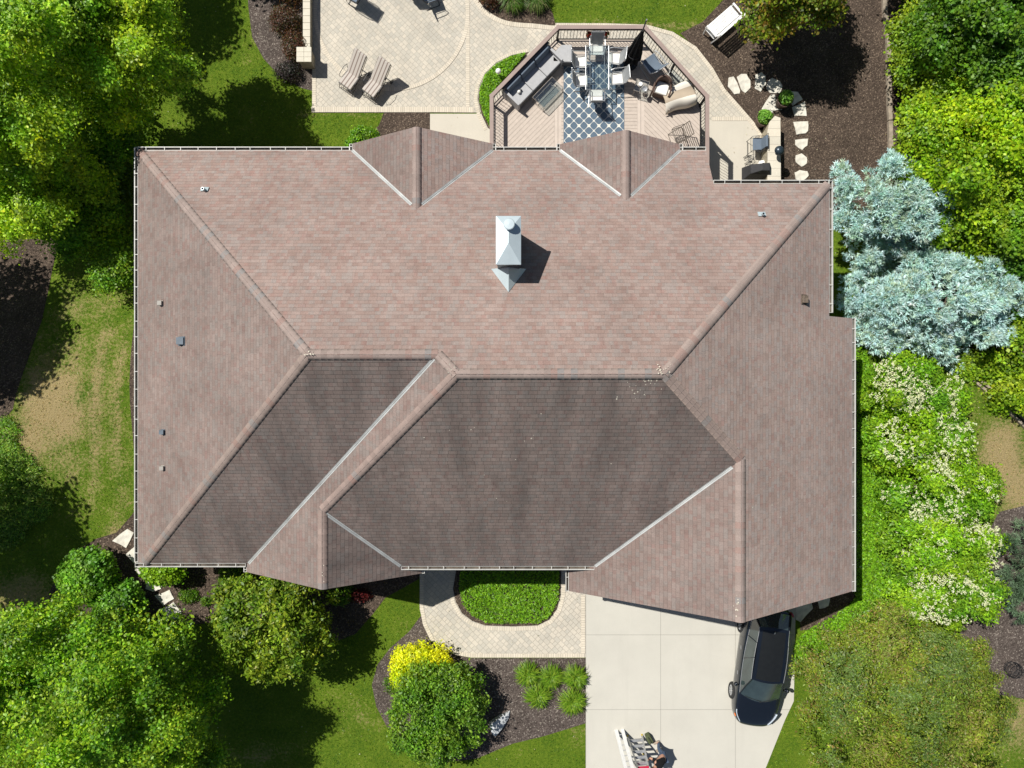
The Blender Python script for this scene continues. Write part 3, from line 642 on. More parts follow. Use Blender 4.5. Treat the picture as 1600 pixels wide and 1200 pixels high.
def tree(name, label, cat, base, lobes, ncl, per, cr, L, Wd, pal, seed, group=None, tr=(2.5, .16, 6), up=.5, bump=.16, mat='leaf', zmin=-.45, jit=.18, cjit=.2, bough=0, gain=1.3, zn=.28, zpal=None):
    """lobes are in world coordinates (x,y,z,rx,ry,rz)"""
    rng = np.random.default_rng(seed); base = Vector(base); t = thing(name, label, cat, base, 0, group)
    C, D, ci = crown_pts(lobes, ncl, per, cr, rng, bump, zmin, bough=bough); n = len(C)
    ncl_ = ci.max() + 1
    cl = 1 + rng.normal(size=(ncl_, 1)) * cjit; cols = palette(rng, n, pal, jit) * np.clip(cl[ci], .5, 1.6)
    if zpal is not None:
        k = rng.uniform(-1, 1, (4, 3)) * 2.4; ph = rng.uniform(0, 6, 4); f = sum(np.sin(C @ k[i] + ph[i]) for i in range(4)) / 4 + rng.normal(size=n) * .22
        for lo_, p_ in ((.42, zpal[0]), (None, zpal[1])):
            w_ = f > lo_ if lo_ is not None else f < -.32
            cols[w_] = palette(rng, int(w_.sum()), p_, jit)
    cols = zone(rng, C, cols, zn)
    cols = cols * np.array([1.08, 1.06, .7])
    cols = np.clip(cols * gain, .003, .9)
    keep = C[:, 2] > base.z + .03; C, D, cols = C[keep], D[keep], cols[keep]; n = len(C)
    N = norm(D * .8 + np.array([0, 0, up]) + rng.normal(size=(n, 3)) * .55)
    sc = rng.uniform(.6, 1.25, n) * np.where(rng.uniform(0, 1, n) < .12, 1.35, 1.0)
    leaves('crown' if cat == 'tree' else 'foliage', C - np.array(base), N, L * sc, Wd * sc, cols, M[mat], t, rng)
    if tr: trunk(t, tr[0], tr[1], tr[2], rng, spread=lobes[0][3] * .3)
    return t, rng
def LB(u, v, z, rpx, ry=None, rz=None):
    p = at(u, v, z); r = rpx / S(z); ry = r if ry is None else ry / S(z); return (p.x, p.y, z, r, ry, rz if rz is not None else r * .75)
def base_of(lobes): x, y = lobes[0][0], lobes[0][1]; return (x, y, zg(y))

PG_BRIGHT = [(.120, .205, .016), (.155, .25, .018), (.085, .16, .014), (.20, .28, .022)]
PG_MID = [(.070, .150, .012), (.095, .185, .014), (.045, .110, .010), (.12, .20, .016)]
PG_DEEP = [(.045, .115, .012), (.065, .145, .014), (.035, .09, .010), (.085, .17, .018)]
PG_YEL = [(.14, .25, .012), (.18, .29, .014), (.10, .20, .012), (.22, .31, .02)]
# tall trees north west
tr_l = [
 ('broad leafy tree filling the top left corner of the yard', [LB(70, 70, 4.2, 120, 115, 2.6), LB(10, 150, 4.5, 100, 90, 2.4), LB(120, 0, 3.8, 100, 80, 2.2)], 1500, PG_BRIGHT, 11),
 ('leafy tree reaching toward the shaded back lawn, right of the corner tree', [LB(200, 60, 2.9, 85, 90, 2.2), LB(228, 20, 2.6, 60, 66, 1.8), LB(190, 125, 2.4, 66, 60, 1.8)], 1200, PG_BRIGHT, 12),
 ('large leafy tree on the left edge just above the mulch bed', [LB(45, 272, 1.4, 105, 92, 1.8), LB(10, 215, 2.2, 92, 80, 1.9), LB(12, 338, 1.2, 78, 54, 1.5)], 1600, PG_BRIGHT, 13),
 ('leafy tree touching the top left corner of the roof', [LB(130, 225, .6, 66, 72, 1.8), LB(140, 160, 1.4, 66, 60, 1.8), LB(196, 185, -.2, 38, 38, 1.1)], 1100, PG_MID, 14),
 ('smaller leafy tree beside the left gutter below the roof corner', [LB(150, 362, -.1, 52, 46, 1.2), LB(125, 325, .4, 55, 50, 1.2), LB(190, 402, -.7, 26, 42, .8)], 650, PG_MID, 15)]
for lab, lobes, n, pal, sd_ in tr_l:
    bx_, by_ = lobes[0][0] * 1.1, lobes[0][1] * 1.1
    tree('leafy_tree', lab, 'tree', (bx_, by_, zg(by_)), lobes, int(n * 1.1), 44, .18, .115, .075, pal, sd_, 'trees on the left side of the yard', (4.0, .2, 7), zmin=-.3, bough=.62, gain=2.1)
lobes = [LB(115, 1105, 4.6, 165, 135, 3.0), LB(230, 1100, 3.8, 98, 105, 2.3), LB(60, 1020, 3.6, 100, 72, 2.2), LB(215, 1010, 3.2, 78, 62, 1.8), LB(265, 1150, 3.4, 70, 80, 1.8)]
tree('leafy_tree', 'large leafy tree filling the bottom left corner of the yard', 'tree', base_of(lobes), lobes, 3000, 44, .18, .11, .07, PG_MID + [(.16, .24, .02)], 21, None, (4.5, .22, 8), zmin=-.3, bough=.6, gain=2.0)
# trees just beyond the left and top edges whose shade falls into the picture
for (x, y, z, r, sd_, lab) in ((-23.0, -4.3, 5.2, 2.5, 31, 'tall tree beyond the left edge shading the lower left lawn'), (-24.6, 4.1, 4.0, 3.1, 32, 'tall tree beyond the left edge shading the brown mulch bed'), 
                               (-18.6, 18.8, 3.0, 2.9, 33, 'tree beyond the top edge shading the back lawn'), (16.5, 20.2, 3.6, 3.3, 34, 'tree beyond the top edge shading the woodland'), (-11.9, 18.8, -.2, 1.1, 35, 'young tree beyond the top edge beside the patio bed')):
    lobes = [(x, y, z, r, r, r * .8), (x + r * .4, y - r * .3, z - .4, r * .7, r * .7, r * .6)]
    tree('leafy_tree', lab, 'tree', base_of(lobes), lobes, int(130 * r * r), 14, .26, .22, .15, PG_MID, sd_, None, (3.5, .2, 6), zmin=-.6)
# woodland on the right
wood = [
 ('shaded deep green tree in the top right corner', [LB(1560, 40, 2.2, 95, 85, 2.2), LB(1490, 40, 1.8, 60, 60, 1.8), LB(1600, 110, 2.2, 80, 60, 2.0)], 1200, PG_DEEP, 41),
 ('green tree behind the timber edging and beside the garden lamps', [LB(1462, 120, -.2, 58, 70, 1.5), LB(1456, 60, -.4, 50, 52, 1.3), LB(1446, 175, -.6, 38, 50, 1.2)], 1000, PG_BRIGHT, 42),
 ('large yellow green tree at the right edge above the spruces', [LB(1530, 235, 1.8, 105, 88, 2.2), LB(1590, 200, 2.0, 85, 80, 2.2), LB(1510, 285, .6, 56, 50, 1.4)], 1500, PG_YEL, 43),
 ('mid green bushy tree left of the yellow green tree', [LB(1455, 245, .2, 54, 62, 1.6), LB(1442, 205, -.3, 36, 40, 1.2)], 650, PG_BRIGHT, 44),
 ('bushy tree at the right edge between yellow green tree and spruces', [LB(1560, 350, 1.2, 85, 62, 1.9), LB(1600, 320, 1.4, 60, 70, 1.9), LB(1500, 345, .4, 50, 45, 1.3)], 950, PG_BRIGHT, 45),
 ('dark green bush behind the lower spruce at the right edge', [LB(1585, 430, .3, 60, 60, 1.5), LB(1545, 400, 0, 50, 40, 1.2)], 600, PG_DEEP, 46),
 ('bright green bush below the lower spruce at the right edge', [LB(1570, 545, .2, 52, 46, 1.3), LB(1600, 600, .1, 50, 45, 1.2), LB(1530, 575, -.4, 30, 25, .7)], 700, PG_BRIGHT, 47)]
for lab, lobes, n, pal, sd_ in wood:
    tree('leafy_tree', lab, 'tree', base_of(lobes), lobes, int(n * 1.3), 26, .17, .13, .095, pal, sd_, 'woodland trees along the right side', (2.6, .14, 6), zmin=-.2, bough=.5, gain=1.5)
lobes = [LB(1240, -46, 1.3, 74, 80, 1.8), LB(1262, -12, 1.0, 42, 54, 1.4), LB(1196, -8, .4, 38, 42, .9)]
tree('ornamental_tree', 'bronze tinged green tree above the white bench', 'tree', base_of(lobes), lobes, 1100, 24, .19, .15, .10, [(.10, .15, .015), (.13, .17, .02), (.17, .13, .035), (.06, .10, .012)], 51, None, (2.6, .14, 6), zmin=-.4, bough=.45, gain=1.7)
# round tree and shrubs in front
lobes = [LB(425, 978, 2.1, 84, 72, 1.75), LB(400, 950, 1.9, 55, 45, 1.4), LB(465, 1000, 1.8, 48, 50, 1.3), LB(470, 940, 2.0, 44, 40, 1.3)]
tree('round_tree', 'rounded glossy green tree in front of the left wing', 'tree', base_of(lobes), lobes, 1700, 16, .14, .145, .072, [(.10, .17, .014), (.14, .21, .018), (.065, .12, .012), (.19, .24, .03)], 52, None, (1.9, .1, 6), zmin=-.5, bump=.09, bough=.3, gain=1.5)
def shrub(label, lobes, n, per, cr, L, Wd, pal, seed, name='shrub', group=None, bump=.07, up=.5, zmin=-.15, tr=(.4, .05, 4), **k):
    return tree(name, label, 'shrub', base_of(lobes), lobes, n, per, cr, L, Wd, pal, seed, group, tr, up=up, bump=bump, zmin=zmin, **k)
shrub('big round dark green shrub in the mulch bed beside the yellow shrub', [LB(686, 1108, 1.1, 74, 76, 1.25), LB(670, 1130, 1.0, 58, 56, 1.1), LB(705, 1085, 1.0, 54, 50, 1.1)], 1700, 14, .10, .11, .06, [(.055, .125, .012), (.085, .165, .016), (.035, .085, .010), (.11, .19, .025)], 53, gain=1.9, bough=.2)
shrub('golden yellow shrub at the curve of the front walk', [LB(650, 1032, .6, 40, 30, .6), LB(632, 1052, .5, 24, 22, .5), LB(682, 1030, .55, 26, 22, .5)], 620, 12, .07, .085, .055, [(.42, .50, .015), (.52, .58, .02), (.34, .44, .015)], 54, bump=.12)
shrub('small sparse green plant at the left foot of the golden shrub', [LB(612, 1070, .15, 12, 14, .2)], 60, 8, .05, .08, .04, PG_MID, 55)
shrub('round bright green shrub left of the stepping stones', [LB(140, 900, .7, 43, 42, .95)], 700, 14, .08, .12, .085, [(.085, .195, .022), (.12, .24, .03), (.055, .14, .016)], 56, gain=1.6)
shrub('bright green shrub between the round shrub and the corner tree', [LB(190, 945, .6, 37, 34, .8)], 520, 14, .08, .12, .085, [(.075, .18, .02), (.11, .23, .025), (.05, .13, .014)], 57, gain=1.6)
shrub('bright green shrub under the left front gutter', [LB(257, 888, .7, 33, 24, .7)], 420, 14, .07, .11, .08, [(.12, .25, .015), (.16, .30, .02), (.09, .19, .012)], 58)
shrub('low green perennial clump beside the flagstones', [LB(294, 931, .12, 15, 11, .2)], 110, 8, .05, .08, .04, PG_MID, 59, group='perennials in the front corner bed', tr=None)
shrub('tiny green perennial to the right of the larger clump', [LB(322, 940, .1, 8, 7, .15)], 45, 8, .04, .07, .035, PG_MID, 60, group='perennials in the front corner bed', tr=None)
shrub('bushy green perennial between the left gutter and the round tree', [LB(362, 900, .25, 20, 22, .4), LB(385, 912, .3, 22, 16, .35)], 260, 10, .06, .10, .04, PG_MID, 61, group='perennials in the front corner bed', tr=None)
shrub('green perennial in the shade right of the round tree', [LB(533, 925, .2, 20, 20, .35)], 160, 10, .05, .1, .04, PG_MID, 62, group='perennials in the front corner bed', tr=None)
shrub('dark crimson low plant beneath the left gable', [LB(562, 930, .15, 18, 8, .25)], 120, 8, .05, .07, .045, [(.09, .012, .02), (.12, .018, .03), (.05, .01, .015)], 63, tr=None)
shrub('bright green shrub behind the house beside the first bay', [LB(570, 214, -1.6, 22, 13, .55), LB(556, 230, -1.6, 14, 14, .5)], 300, 12, .06, .10, .07, [(.12, .27, .015), (.16, .31, .02), (.08, .2, .012)], 64)
PB = [(.075, .035, .030), (.10, .045, .035), (.04, .025, .020), (.045, .05, .02)]
shrub('dark red barberry shrub nearest the top of the seat wall bed', [LB(446, 32, -1.9, 24, 21, .5)], 330, 10, .07, .07, .04, PB, 65, 'barberry', 'barberry shrubs along the seat wall', .15)
shrub('dark red barberry shrub beside the square wall pillar', [LB(460, 72, -1.9, 18, 22, .45)], 260, 10, .07, .07, .04, PB, 66, 'barberry', 'barberry shrubs along the seat wall', .15)
shrub('dark red barberry shrub cut off by the top edge', [LB(455, -10, -1.9, 20, 17, .45)], 240, 10, .07, .07, .04, PB, 67, 'barberry', 'barberry shrubs along the seat wall', .15)
shrub('blackish purple low shrub below the wall pillar', [LB(450, 112, -2.05, 20, 15, .35)], 220, 10, .07, .06, .045, [(.03, .022, .035), (.05, .035, .05), (.02, .025, .02)], 68, 'barberry', 'barberry shrubs along the seat wall', .15)
shrub('dark red shrub at the top edge beside the patio curve', [LB(764, 0, -2.0, 14, 10, .35)], 130, 8, .05, .06, .04, PB, 69, 'barberry')
# low juniper mass at the left
lb = [LB(14, 680, .0, 20, 30, .35), LB(22, 725, .0, 34, 32, .4), LB(40, 785, .0, 46, 36, .4), LB(5, 800, .1, 45, 55, .45), LB(48, 738, .0, 16, 20, .25)]
shrub('spreading dark juniper along the left edge of the dry lawn', lb, 1900, 10, .10, .12, .03, [(.045, .10, .02), (.075, .14, .025), (.03, .07, .015), (.12, .17, .05)], 70, 'juniper', bump=.05, gain=2.8)
# flowering viburnums on the east side
vib = [('white flowering shrub at the top of the row beside the spruces', [LB(1402, 600, .8, 55, 42, 1.3), LB(1455, 620, .7, 45, 34, 1.1)], 81),
       ('white flowering shrub second from the spruces in the row', [LB(1420, 680, .8, 64, 50, 1.3), LB(1475, 690, .6, 42, 45, 1.0)], 82),
       ('white flowering shrub in the middle of the row', [LB(1435, 765, .9, 68, 52, 1.35), LB(1495, 770, .6, 50, 45, 1.0)], 83),
       ('white flowering shrub second from the bottom of the row', [LB(1450, 845, .9, 70, 52, 1.35), LB(1505, 850, .6, 48, 44, 1.0)], 84),
       ('white flowering shrub at the bottom of the row beside the olive tree', [LB(1458, 920, .9, 66, 50, 1.3), LB(1508, 920, .6, 42, 46, 1.0)], 85)]
for lab, lobes, sd_ in vib:
    t, rng = shrub(lab, lobes, 1500, 14, .13, .12, .062, [(.095, .195, .012), (.13, .24, .016), (.065, .145, .010), (.16, .27, .02)], sd_, 'flowering_shrub', 'white flowering shrubs in a row', .16, tr=(.8, .07, 5), zmin=-.3, bough=.34, gain=1.8)
    C, D, ci = crown_pts([(a, b, c, d * 1.02, e * 1.02, f * 1.03) for a, b, c, d, e, f in lobes], 1000, 1, .02, rng, .16, .25)
    # flower heads gather in drifts
    hsh = np.sin(C[:, 0] * 2.3 + sd_) + np.sin(C[:, 1] * 2.9 + C[:, 0]) + rng.normal(size=len(C)) * .8; C = C[hsh > -.45]
    r = rng.uniform(0, 1, (len(C), 7)) ** .5 * .06; a = rng.uniform(0, 6.28, (len(C), 7))
    PP = np.stack([C[:, None, 0] + r * np.cos(a), C[:, None, 1] + r * np.sin(a), C[:, None, 2] + .16 + rng.normal(size=r.shape) * .008], -1).reshape(-1, 3)
    Nn = norm(np.array([0, 0, 1.0]) + rng.normal(size=(len(PP), 3)) * .25)
    o = leaves('blossom', PP - np.array(t.location), Nn, .046, .042, palette(rng, len(PP), [(.66, .68, .42), (.74, .75, .55), (.55, .60, .30)], .06), M['petal'], t, rng); o['kind'] = 'stuff'
# olive pink tree bottom right
lobes = [LB(1400, 1080, 1.7, 125, 110, 1.6), LB(1320, 1045, 1.2, 76, 66, 1.2), LB(1462, 1040, 1.3, 78, 64, 1.3), LB(1478, 1115, 1.4, 88, 98, 1.4), LB(1320, 1140, 1.3, 85, 90, 1.3), LB(1390, 1000, 1.1, 75, 55, 1.1)]
tree('spreading_tree', 'broad low olive green tree with pinkish tips beside the car', 'tree', base_of(lobes), lobes, 6800, 13, .10, .11, .04, [(.10, .145, .022), (.13, .18, .028), (.07, .115, .022), (.17, .23, .03), (.10, .16, .03), (.14, .19, .025), (.17, .13, .06)], 91, None, (1.2, .14, 0), bump=.09, zmin=-.1, up=.7, bough=.36, gain=1.5, zn=.12, zpal=([(.16, .17, .05), (.19, .17, .08), (.15, .21, .03), (.17, .23, .03)], [(.09, .15, .05), (.12, .17, .08), (.08, .14, .04)]))
# pine at the right edge
def conifer(name, label, cat, lobes, ntuft, blades, L, Wd, pal, seed, group=None, bump=.1, mat='needle', spread=.9, zmin=-.25, tuft2=.0, tr=(2.2, .12, 6), bough=0, gain=1.0, per=7):
    rng = np.random.default_rng(seed); base = Vector(base_of(lobes)); t = thing(name, label, cat, base, 0, group)
    # branch ends sit on the dome; each carries a fan of sprays
    C, D, ci = crown_pts(lobes, ntuft, per, .07, rng, bump, zmin, bough=bough)
    keep = C[:, 2] > base.z + .05; C, D, ci = C[keep], D[keep], ci[keep]; n = len(C)
    cc = palette(rng, ci.max() + 1, pal, .10)[ci] * (1 + rng.normal(size=(n, 1)) * .08)
    Cb = np.repeat(C, blades, 0); Db = np.repeat(D, blades, 0)
    dd = norm(Db * 1.0 + np.array([0, 0, .25]) + rng.normal(size=Cb.shape) * spread); Nn = norm(np.cross(dd, rng.normal(size=dd.shape)))
    sc = rng.uniform(.7, 1.25, len(Cb)); colb = np.clip(gain * np.repeat(cc, blades, 0) * (1 + rng.normal(size=(len(Cb), 1)) * .12), .01, .9)
    leaves('crown' if cat == 'tree' else 'foliage', Cb + dd * L * .4 - np.array(base), Nn, L * sc, Wd * sc, colb, M[mat], t, rng, T=dd, droop=0)
    if tr: trunk(t, tr[0], tr[1], tr[2], rng, spread=lobes[0][3] * .3)
    return t
PS = [(.32, .46, .46), (.36, .50, .50), (.28, .41, .42), (.30, .42, .38), (.28, .36, .27)]
conifer('blue_spruce', 'pale blue rounded spruce against the right gutter, upper of two', 'tree',
        [LB(1384, 322, .2, 88, 66, 1.9), LB(1400, 358, .0, 62, 42, 1.3), LB(1345, 385, -.5, 36, 36, .9), LB(1392, 400, -1.0, 28, 22, .6)], 2500, 11, .21, .030, PS, 101, 'blue spruces beside the house', bump=.08, bough=.42, gain=1.7, per=3, spread=.62)
conifer('blue_spruce', 'pale blue wide spruce reaching the right edge, lower of two', 'tree',
        [LB(1462, 482, .5, 98, 76, 1.9), LB(1542, 468, .7, 50, 56, 1.5), LB(1385, 485, .1, 52, 50, 1.2), LB(1350, 474, -.2, 34, 36, .8), LB(1455, 528, -.1, 70, 34, .9)], 3500, 11, .21, .030, PS, 102, 'blue spruces beside the house', bump=.08, bough=.42, gain=1.7, per=3, spread=.62)
conifer('pine', 'dusty green pine branches at the right edge beside the mulch path', 'tree', [LB(1595, 880, .8, 36, 66, 1.0), LB(1610, 930, .6, 40, 40, .8)], 260, 7, .2, .02, [(.10, .17, .09), (.15, .23, .13), (.07, .12, .06)], 103, bump=.3)

# ground cover: far too many stems to count
def carpet(name, label, poly, n, h, L, Wd, pal, seed, up=1.2, hump=0):
    rng = np.random.default_rng(seed); P = np.array(poly); lo, hi = P.min(0), P.max(0); X = rng.uniform(lo[0], hi[0], n * 3); Y = rng.uniform(lo[1], hi[1], n * 3)
    k = inpoly(X, Y, poly); X, Y = X[k][:n], Y[k][:n]; n = len(X); b = np.sin(X * 3.1 + seed) * np.sin(Y * 2.7) * .3 + .7
    C = np.stack([X, Y, ZG(Y) + .05 + h * b * rng.uniform(.3, 1, n)], 1); N = norm(np.array([0, 0, up]) + rng.normal(size=(n, 3)) * .6)
    o = leaves(name, C, N, L * rng.uniform(.6, 1.3, n), Wd, palette(rng, n, pal, .2) * (2.0 if n < 15500 else 1.4) * np.array([1.25, 1.0, .6]), M['leaf'], None, rng)
    return tag(o, label, 'ground cover', kind='stuff')
PC = [(.06, .17, .012), (.085, .22, .016), (.045, .125, .010), (.11, .25, .02)]
carpet('ground_cover', 'dense bright green ground cover in the oval entry bed', W([(722, 870), (718, 915), (722, 940), (738, 960), (760, 971), (840, 972), (860, 960), (872, 935), (874, 870)]), 9500, .22, .14, .035, PC, 201)
carpet('ground_cover', 'dense green ground cover in the half moon bed beside the deck', W([(822, 85), (798, 91), (775, 103), (758, 120), (750, 140), (750, 160), (756, 180), (766, 200), (770, 146)]), 5200, .22, .10, .05, PC, 202)
carpet('ground_cover', 'green ground cover strip beside the right wall of the house', W([(1326, 520), (1334, 700), (1334, 930), (1325, 945), (1250, 990), (1238, 1010), (1238, 1040), (1300, 1010), (1400, 985), (1400, 850), (1375, 700), (1350, 540)]), 15000, .16, .11, .06, PC, 203)
carpet('ground_cover', 'deep green undergrowth between the woodland trees', W([(1403, -30), (1403, 330), (1470, 400), (1520, 560), (1620, 660), (1640, -30)]), 16000, .45, .16, .11, PG_MID, 204, up=.8)
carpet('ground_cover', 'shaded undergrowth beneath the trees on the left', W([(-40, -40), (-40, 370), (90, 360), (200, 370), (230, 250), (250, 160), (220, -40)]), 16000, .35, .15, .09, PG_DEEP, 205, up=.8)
# short grass blades that roughen the lawn
rng = np.random.default_rng(7); n = 150000
X = rng.uniform(-22, 22, n); Y = rng.uniform(-16, 17.5, n); k = np.ones(n, bool)
for poly in COVER:
    P = np.array(poly); c = (P.min(0) + P.max(0)) / 2; k &= ~inpoly(X, Y, poly)
k &= ~((X > -13.3) & (X < 11.9) & (Y > -6.6) & (Y < 8.2)); X, Y = X[k], Y[k]; n = len(X)
ix = np.clip(((X + 26) / .25).astype(int) + 5, 0, len(ax) - 1); iy = np.clip(((Y + 26) / .25).astype(int) + 5, 0, len(ax) - 1); dv = dry[ix, iy]
isd = rng.uniform(0, 1, n) < np.clip(dv * .95 - .08, 0, .9)
cg = palette(rng, n, [(.13, .255, .012), (.18, .31, .016), (.10, .20, .010)], .26); cdr = palette(rng, n, [(.52, .41, .22), (.42, .34, .16), (.33, .31, .11)], .15)
cg[isd] = cdr[isd]
C = np.stack([X, Y, ZG(Y) + .025], 1); a = rng.uniform(0, 6.28, n); T = np.stack([np.cos(a), np.sin(a), rng.uniform(.3, 1.2, n)], 1); N = norm(np.cross(T, rng.normal(size=(n, 3)))); 
tag(leaves('lawn_grass', C, N, .085, .022, cg, M['leaf'], None, rng, T=T, droop=0), 'short mown lawn grass with dry tan patches', 'grass', kind='stuff')
n = 900; X = rng.uniform(-21, 20, n); Y = rng.uniform(-15.5, 16.8, n); k = ~((X > -13.8) & (X < 12.3) & (Y > -7.6) & (Y < 8.9)) & ~inpoly(X, Y, W(patio)) & ~((X > 2.9) & (X < 11.5) & (Y < -6)); X, Y = X[k], Y[k]; n = len(X)
C = np.stack([X, Y, ZG(Y) + .07], 1); tag(leaves('fallen_petals', C, norm(np.array([0, 0, 1.]) + rng.normal(size=(n, 3)) * .4), .045, .035, palette(rng, n, [(.50, .46, .30), (.60, .58, .45), (.30, .24, .10)], .2), M['petal'], None, rng), 'pale fallen petals and leaf bits scattered over lawn and mulch', 'petals', kind='stuff')
# arching clumps
def fountain(name, label, u, v, rpx, nb, pal, seed, group, wd=.022, h=.4, z=.0):
    rng = np.random.default_rng(seed); p = gr(u, v); R = rpx / S(p.z + .2); t = thing(name, label, 'plant', p, 0, group); V = []; Fq = []; C = []
    cols = palette(rng, nb, pal, .15)
    for k in range(nb):
        a = rng.uniform(0, 6.28); L = R * rng.uniform(.55, 1.08); hh = h * rng.uniform(.6, 1.1); b = Vector((math.cos(a), math.sin(a), 0)); s = Vector((-b.y, b.x, 0)) * wd / 2; i = len(V); st = Vector((rng.normal() * .07, rng.normal() * .07, 0))
        for j, (f, z_, w_) in enumerate(((0, 0, .8), (.3, .75, 1), (.65, 1.0, .9), (1.0, .55, .12))):
            q = st + b * L * f + Vector((0, 0, .03 + hh * z_)); V += [tuple(q - s * w_), tuple(q + s * w_)]; C += [cols[k]] * 2
            if j: Fq.append((i + 2 * j - 2, i + 2 * j, i + 2 * j + 1, i + 2 * j - 1))
    mesh_np('leaf_clump', V, Fq, M['leaf'], t, cols=np.array(C)); return t
PD = [(.14, .27, .014), (.18, .32, .018), (.10, .21, .012), (.24, .36, .03)]
for k, (u, v, r, lab) in enumerate(((824, 1050, 21, 'arching green clump at the left end of the top row, below the walk'), (860, 1054, 21, 'arching green clump in the middle of the top row, below the walk'), (898, 1054, 21, 'arching green clump at the right end of the top row, beside the drive'),
                                    (840, 1082, 23, 'arching green clump below and left, near the big round shrub'), (893, 1092, 23, 'lowest arching green clump, beside the drive joint'))):
    fountain('ornamental_grass', lab, u, v, r, 420, PD, 300 + k, 'arching grass clumps in the entry bed', .028, .36)
for k, (u, v, r, lab) in enumerate(((800, 4, 25, 'feathery green grass clump above the deck, left of the pair'), (838, 2, 25, 'feathery green grass clump above the deck, right of the pair'))):
    fountain('ornamental_grass', lab, u, v, r, 520, [(.07, .15, .015), (.10, .2, .02), (.05, .11, .012), (.2, .22, .08)], 320 + k, 'feathery grass clumps in the shrub bed', .02, .5)
# ------------------------------------------------------------------ deck
ZD = .35
def boards(name, ang, col):
    t = NT(name); P = t.rot(t.pos(), ang); x = t.xyz(P); f = t.math('FRACT', t.math('DIVIDE', x[1], .142)); ln = t.math('LESS_THAN', f, .09)
    idn = t.n('ShaderNodeTexWhiteNoise'); idn.noise_dimensions = '1D'; t.l(t.math('FLOOR', t.math('DIVIDE', x[1], .142)), idn.inputs['W'])
    c = t.mix(t.math('MULTIPLY', idn.outputs[0], .5), col, tuple(k * .84 for k in col)); c = t.mix(t.math('MULTIPLY', ln, .6), c, (.10, .07, .055))
    c = t.mix(1.0, c, t.ramp(t.noise(P, 6, 4), [(.3, .92), (.7, 1.06)]), 'MULTIPLY'); t.bump(t.math('SUBTRACT', 1.0, ln), .006, .6); return t.fin(c, .75, spec=.3)
DC = (.52, .445, .38)
M['deck_l'] = boards('deck_boards_left', -PI / 4, DC); M['deck_c'] = boards('deck_boards_centre', 0, DC); M['deck_r'] = boards('deck_boards_right', PI / 4, DC)
M['railcap'] = simple('rail_cap', (.30, .225, .195), .6, var=.07, scale=3)
M['baluster'] = simple('black_metal', (.018, .018, .018), .45, .2, var=.1)
M['cream'] = simple('cream_fabric', (.70, .67, .60), .9, var=.05, scale=12)
M['whitesling'] = simple('white_sling', (.78, .76, .70), .85, var=.04)
M['greysling'] = simple('grey_sling', (.24, .25, .255), .85, var=.08)  # backrest mesh; the grey of its shaded side is put into the colour
M['grey'] = simple('grey_cushion', (.40, .40, .405), .9, var=.06, scale=10)
M['wicker'] = simple('grey_wicker', (.12, .12, .125), .8, var=.2, scale=20, bump=.006, bscale=80)
M['brownwicker'] = simple('brown_wicker', (.10, .060, .045), .75, var=.25, scale=25, bump=.006, bscale=80)
M['bluefab'] = simple('slate_fabric', (.12, .155, .20), .85, var=.08)
M['silver'] = simple('brushed_metal', (.50, .51, .52), .35, .6, var=.08)
M['champ'] = simple('taupe_metal', (.33, .29, .25), .45, .3, var=.08)
def glassmat(name='table_glass', tint=(.91, .95, .96)):
    t = NT(name); g = t.n('ShaderNodeBsdfTransparent'); g.inputs[0].default_value = (*tint, 1); gl = t.n('ShaderNodeBsdfGlossy'); gl.inputs['Roughness'].default_value = .03
    fr = t.n('ShaderNodeFresnel'); fr.inputs[0].default_value = 1.5; mx = t.n('ShaderNodeMixShader'); t.l(t.math('ADD', fr.outputs[0], .06), mx.inputs[0]); t.l(g.outputs[0], mx.inputs[1]); t.l(gl.outputs[0], mx.inputs[2]); t.l(mx.outputs[0], t.out.inputs[0]); return t.mat
M['tglass'] = glassmat()
deck = thing('wooden_deck', 'raised tan deck with black baluster railing behind the house', 'deck', (0, 0, 0))
pA, pB, pC, pD, pE, pF = (-.79, 8.0), (-.79, 11.17), (1.79, 13.83), (5.16, 13.83), (7.57, 11.15), (7.57, 7.05)
mb = MB(); mb.prism([pA, (1.70, 8.0), (1.70, 13.74), pB], ZD - .12, ZD); mb.build('deck_floor', M['deck_l'], deck)
mb = MB(); mb.prism([(1.98, 8.0), (5.02, 8.0), (5.02, 13.83), (1.98, 13.83)], ZD - .12, ZD); mb.build('deck_floor', M['deck_c'], deck)
mb = MB(); mb.prism([(5.30, 8.0), (6.76, 8.0), (6.76, 7.05), pF, pE, (5.30, 13.67)], ZD - .12, ZD); mb.build('deck_floor', M['deck_r'], deck)
M['dboard'] = simple('divider_board', DC, .75, var=.06, scale=3)
mb = MB()
for x0, ya in ((1.70, 13.74), (1.845, 13.83), (5.02, 13.83), (5.165, 13.82)): mb = MB(); mb.prism([(x0 + .004, 8.0), (x0 + .138, 8.0), (x0 + .138, ya), (x0 + .004, ya)], ZD - .12, ZD + .001); mb.build('divider_board', M['dboard'], deck)
ring = [pA, pB, pC, pD, pE, pF]
mb = MB()
for a, b in zip(ring, ring[1:]): mb.bar((a[0], a[1], ZD - .16), (b[0], b[1], ZD - .16), .05, .30)
mb.build('fascia', M['railcap'], deck)
H = 1.27
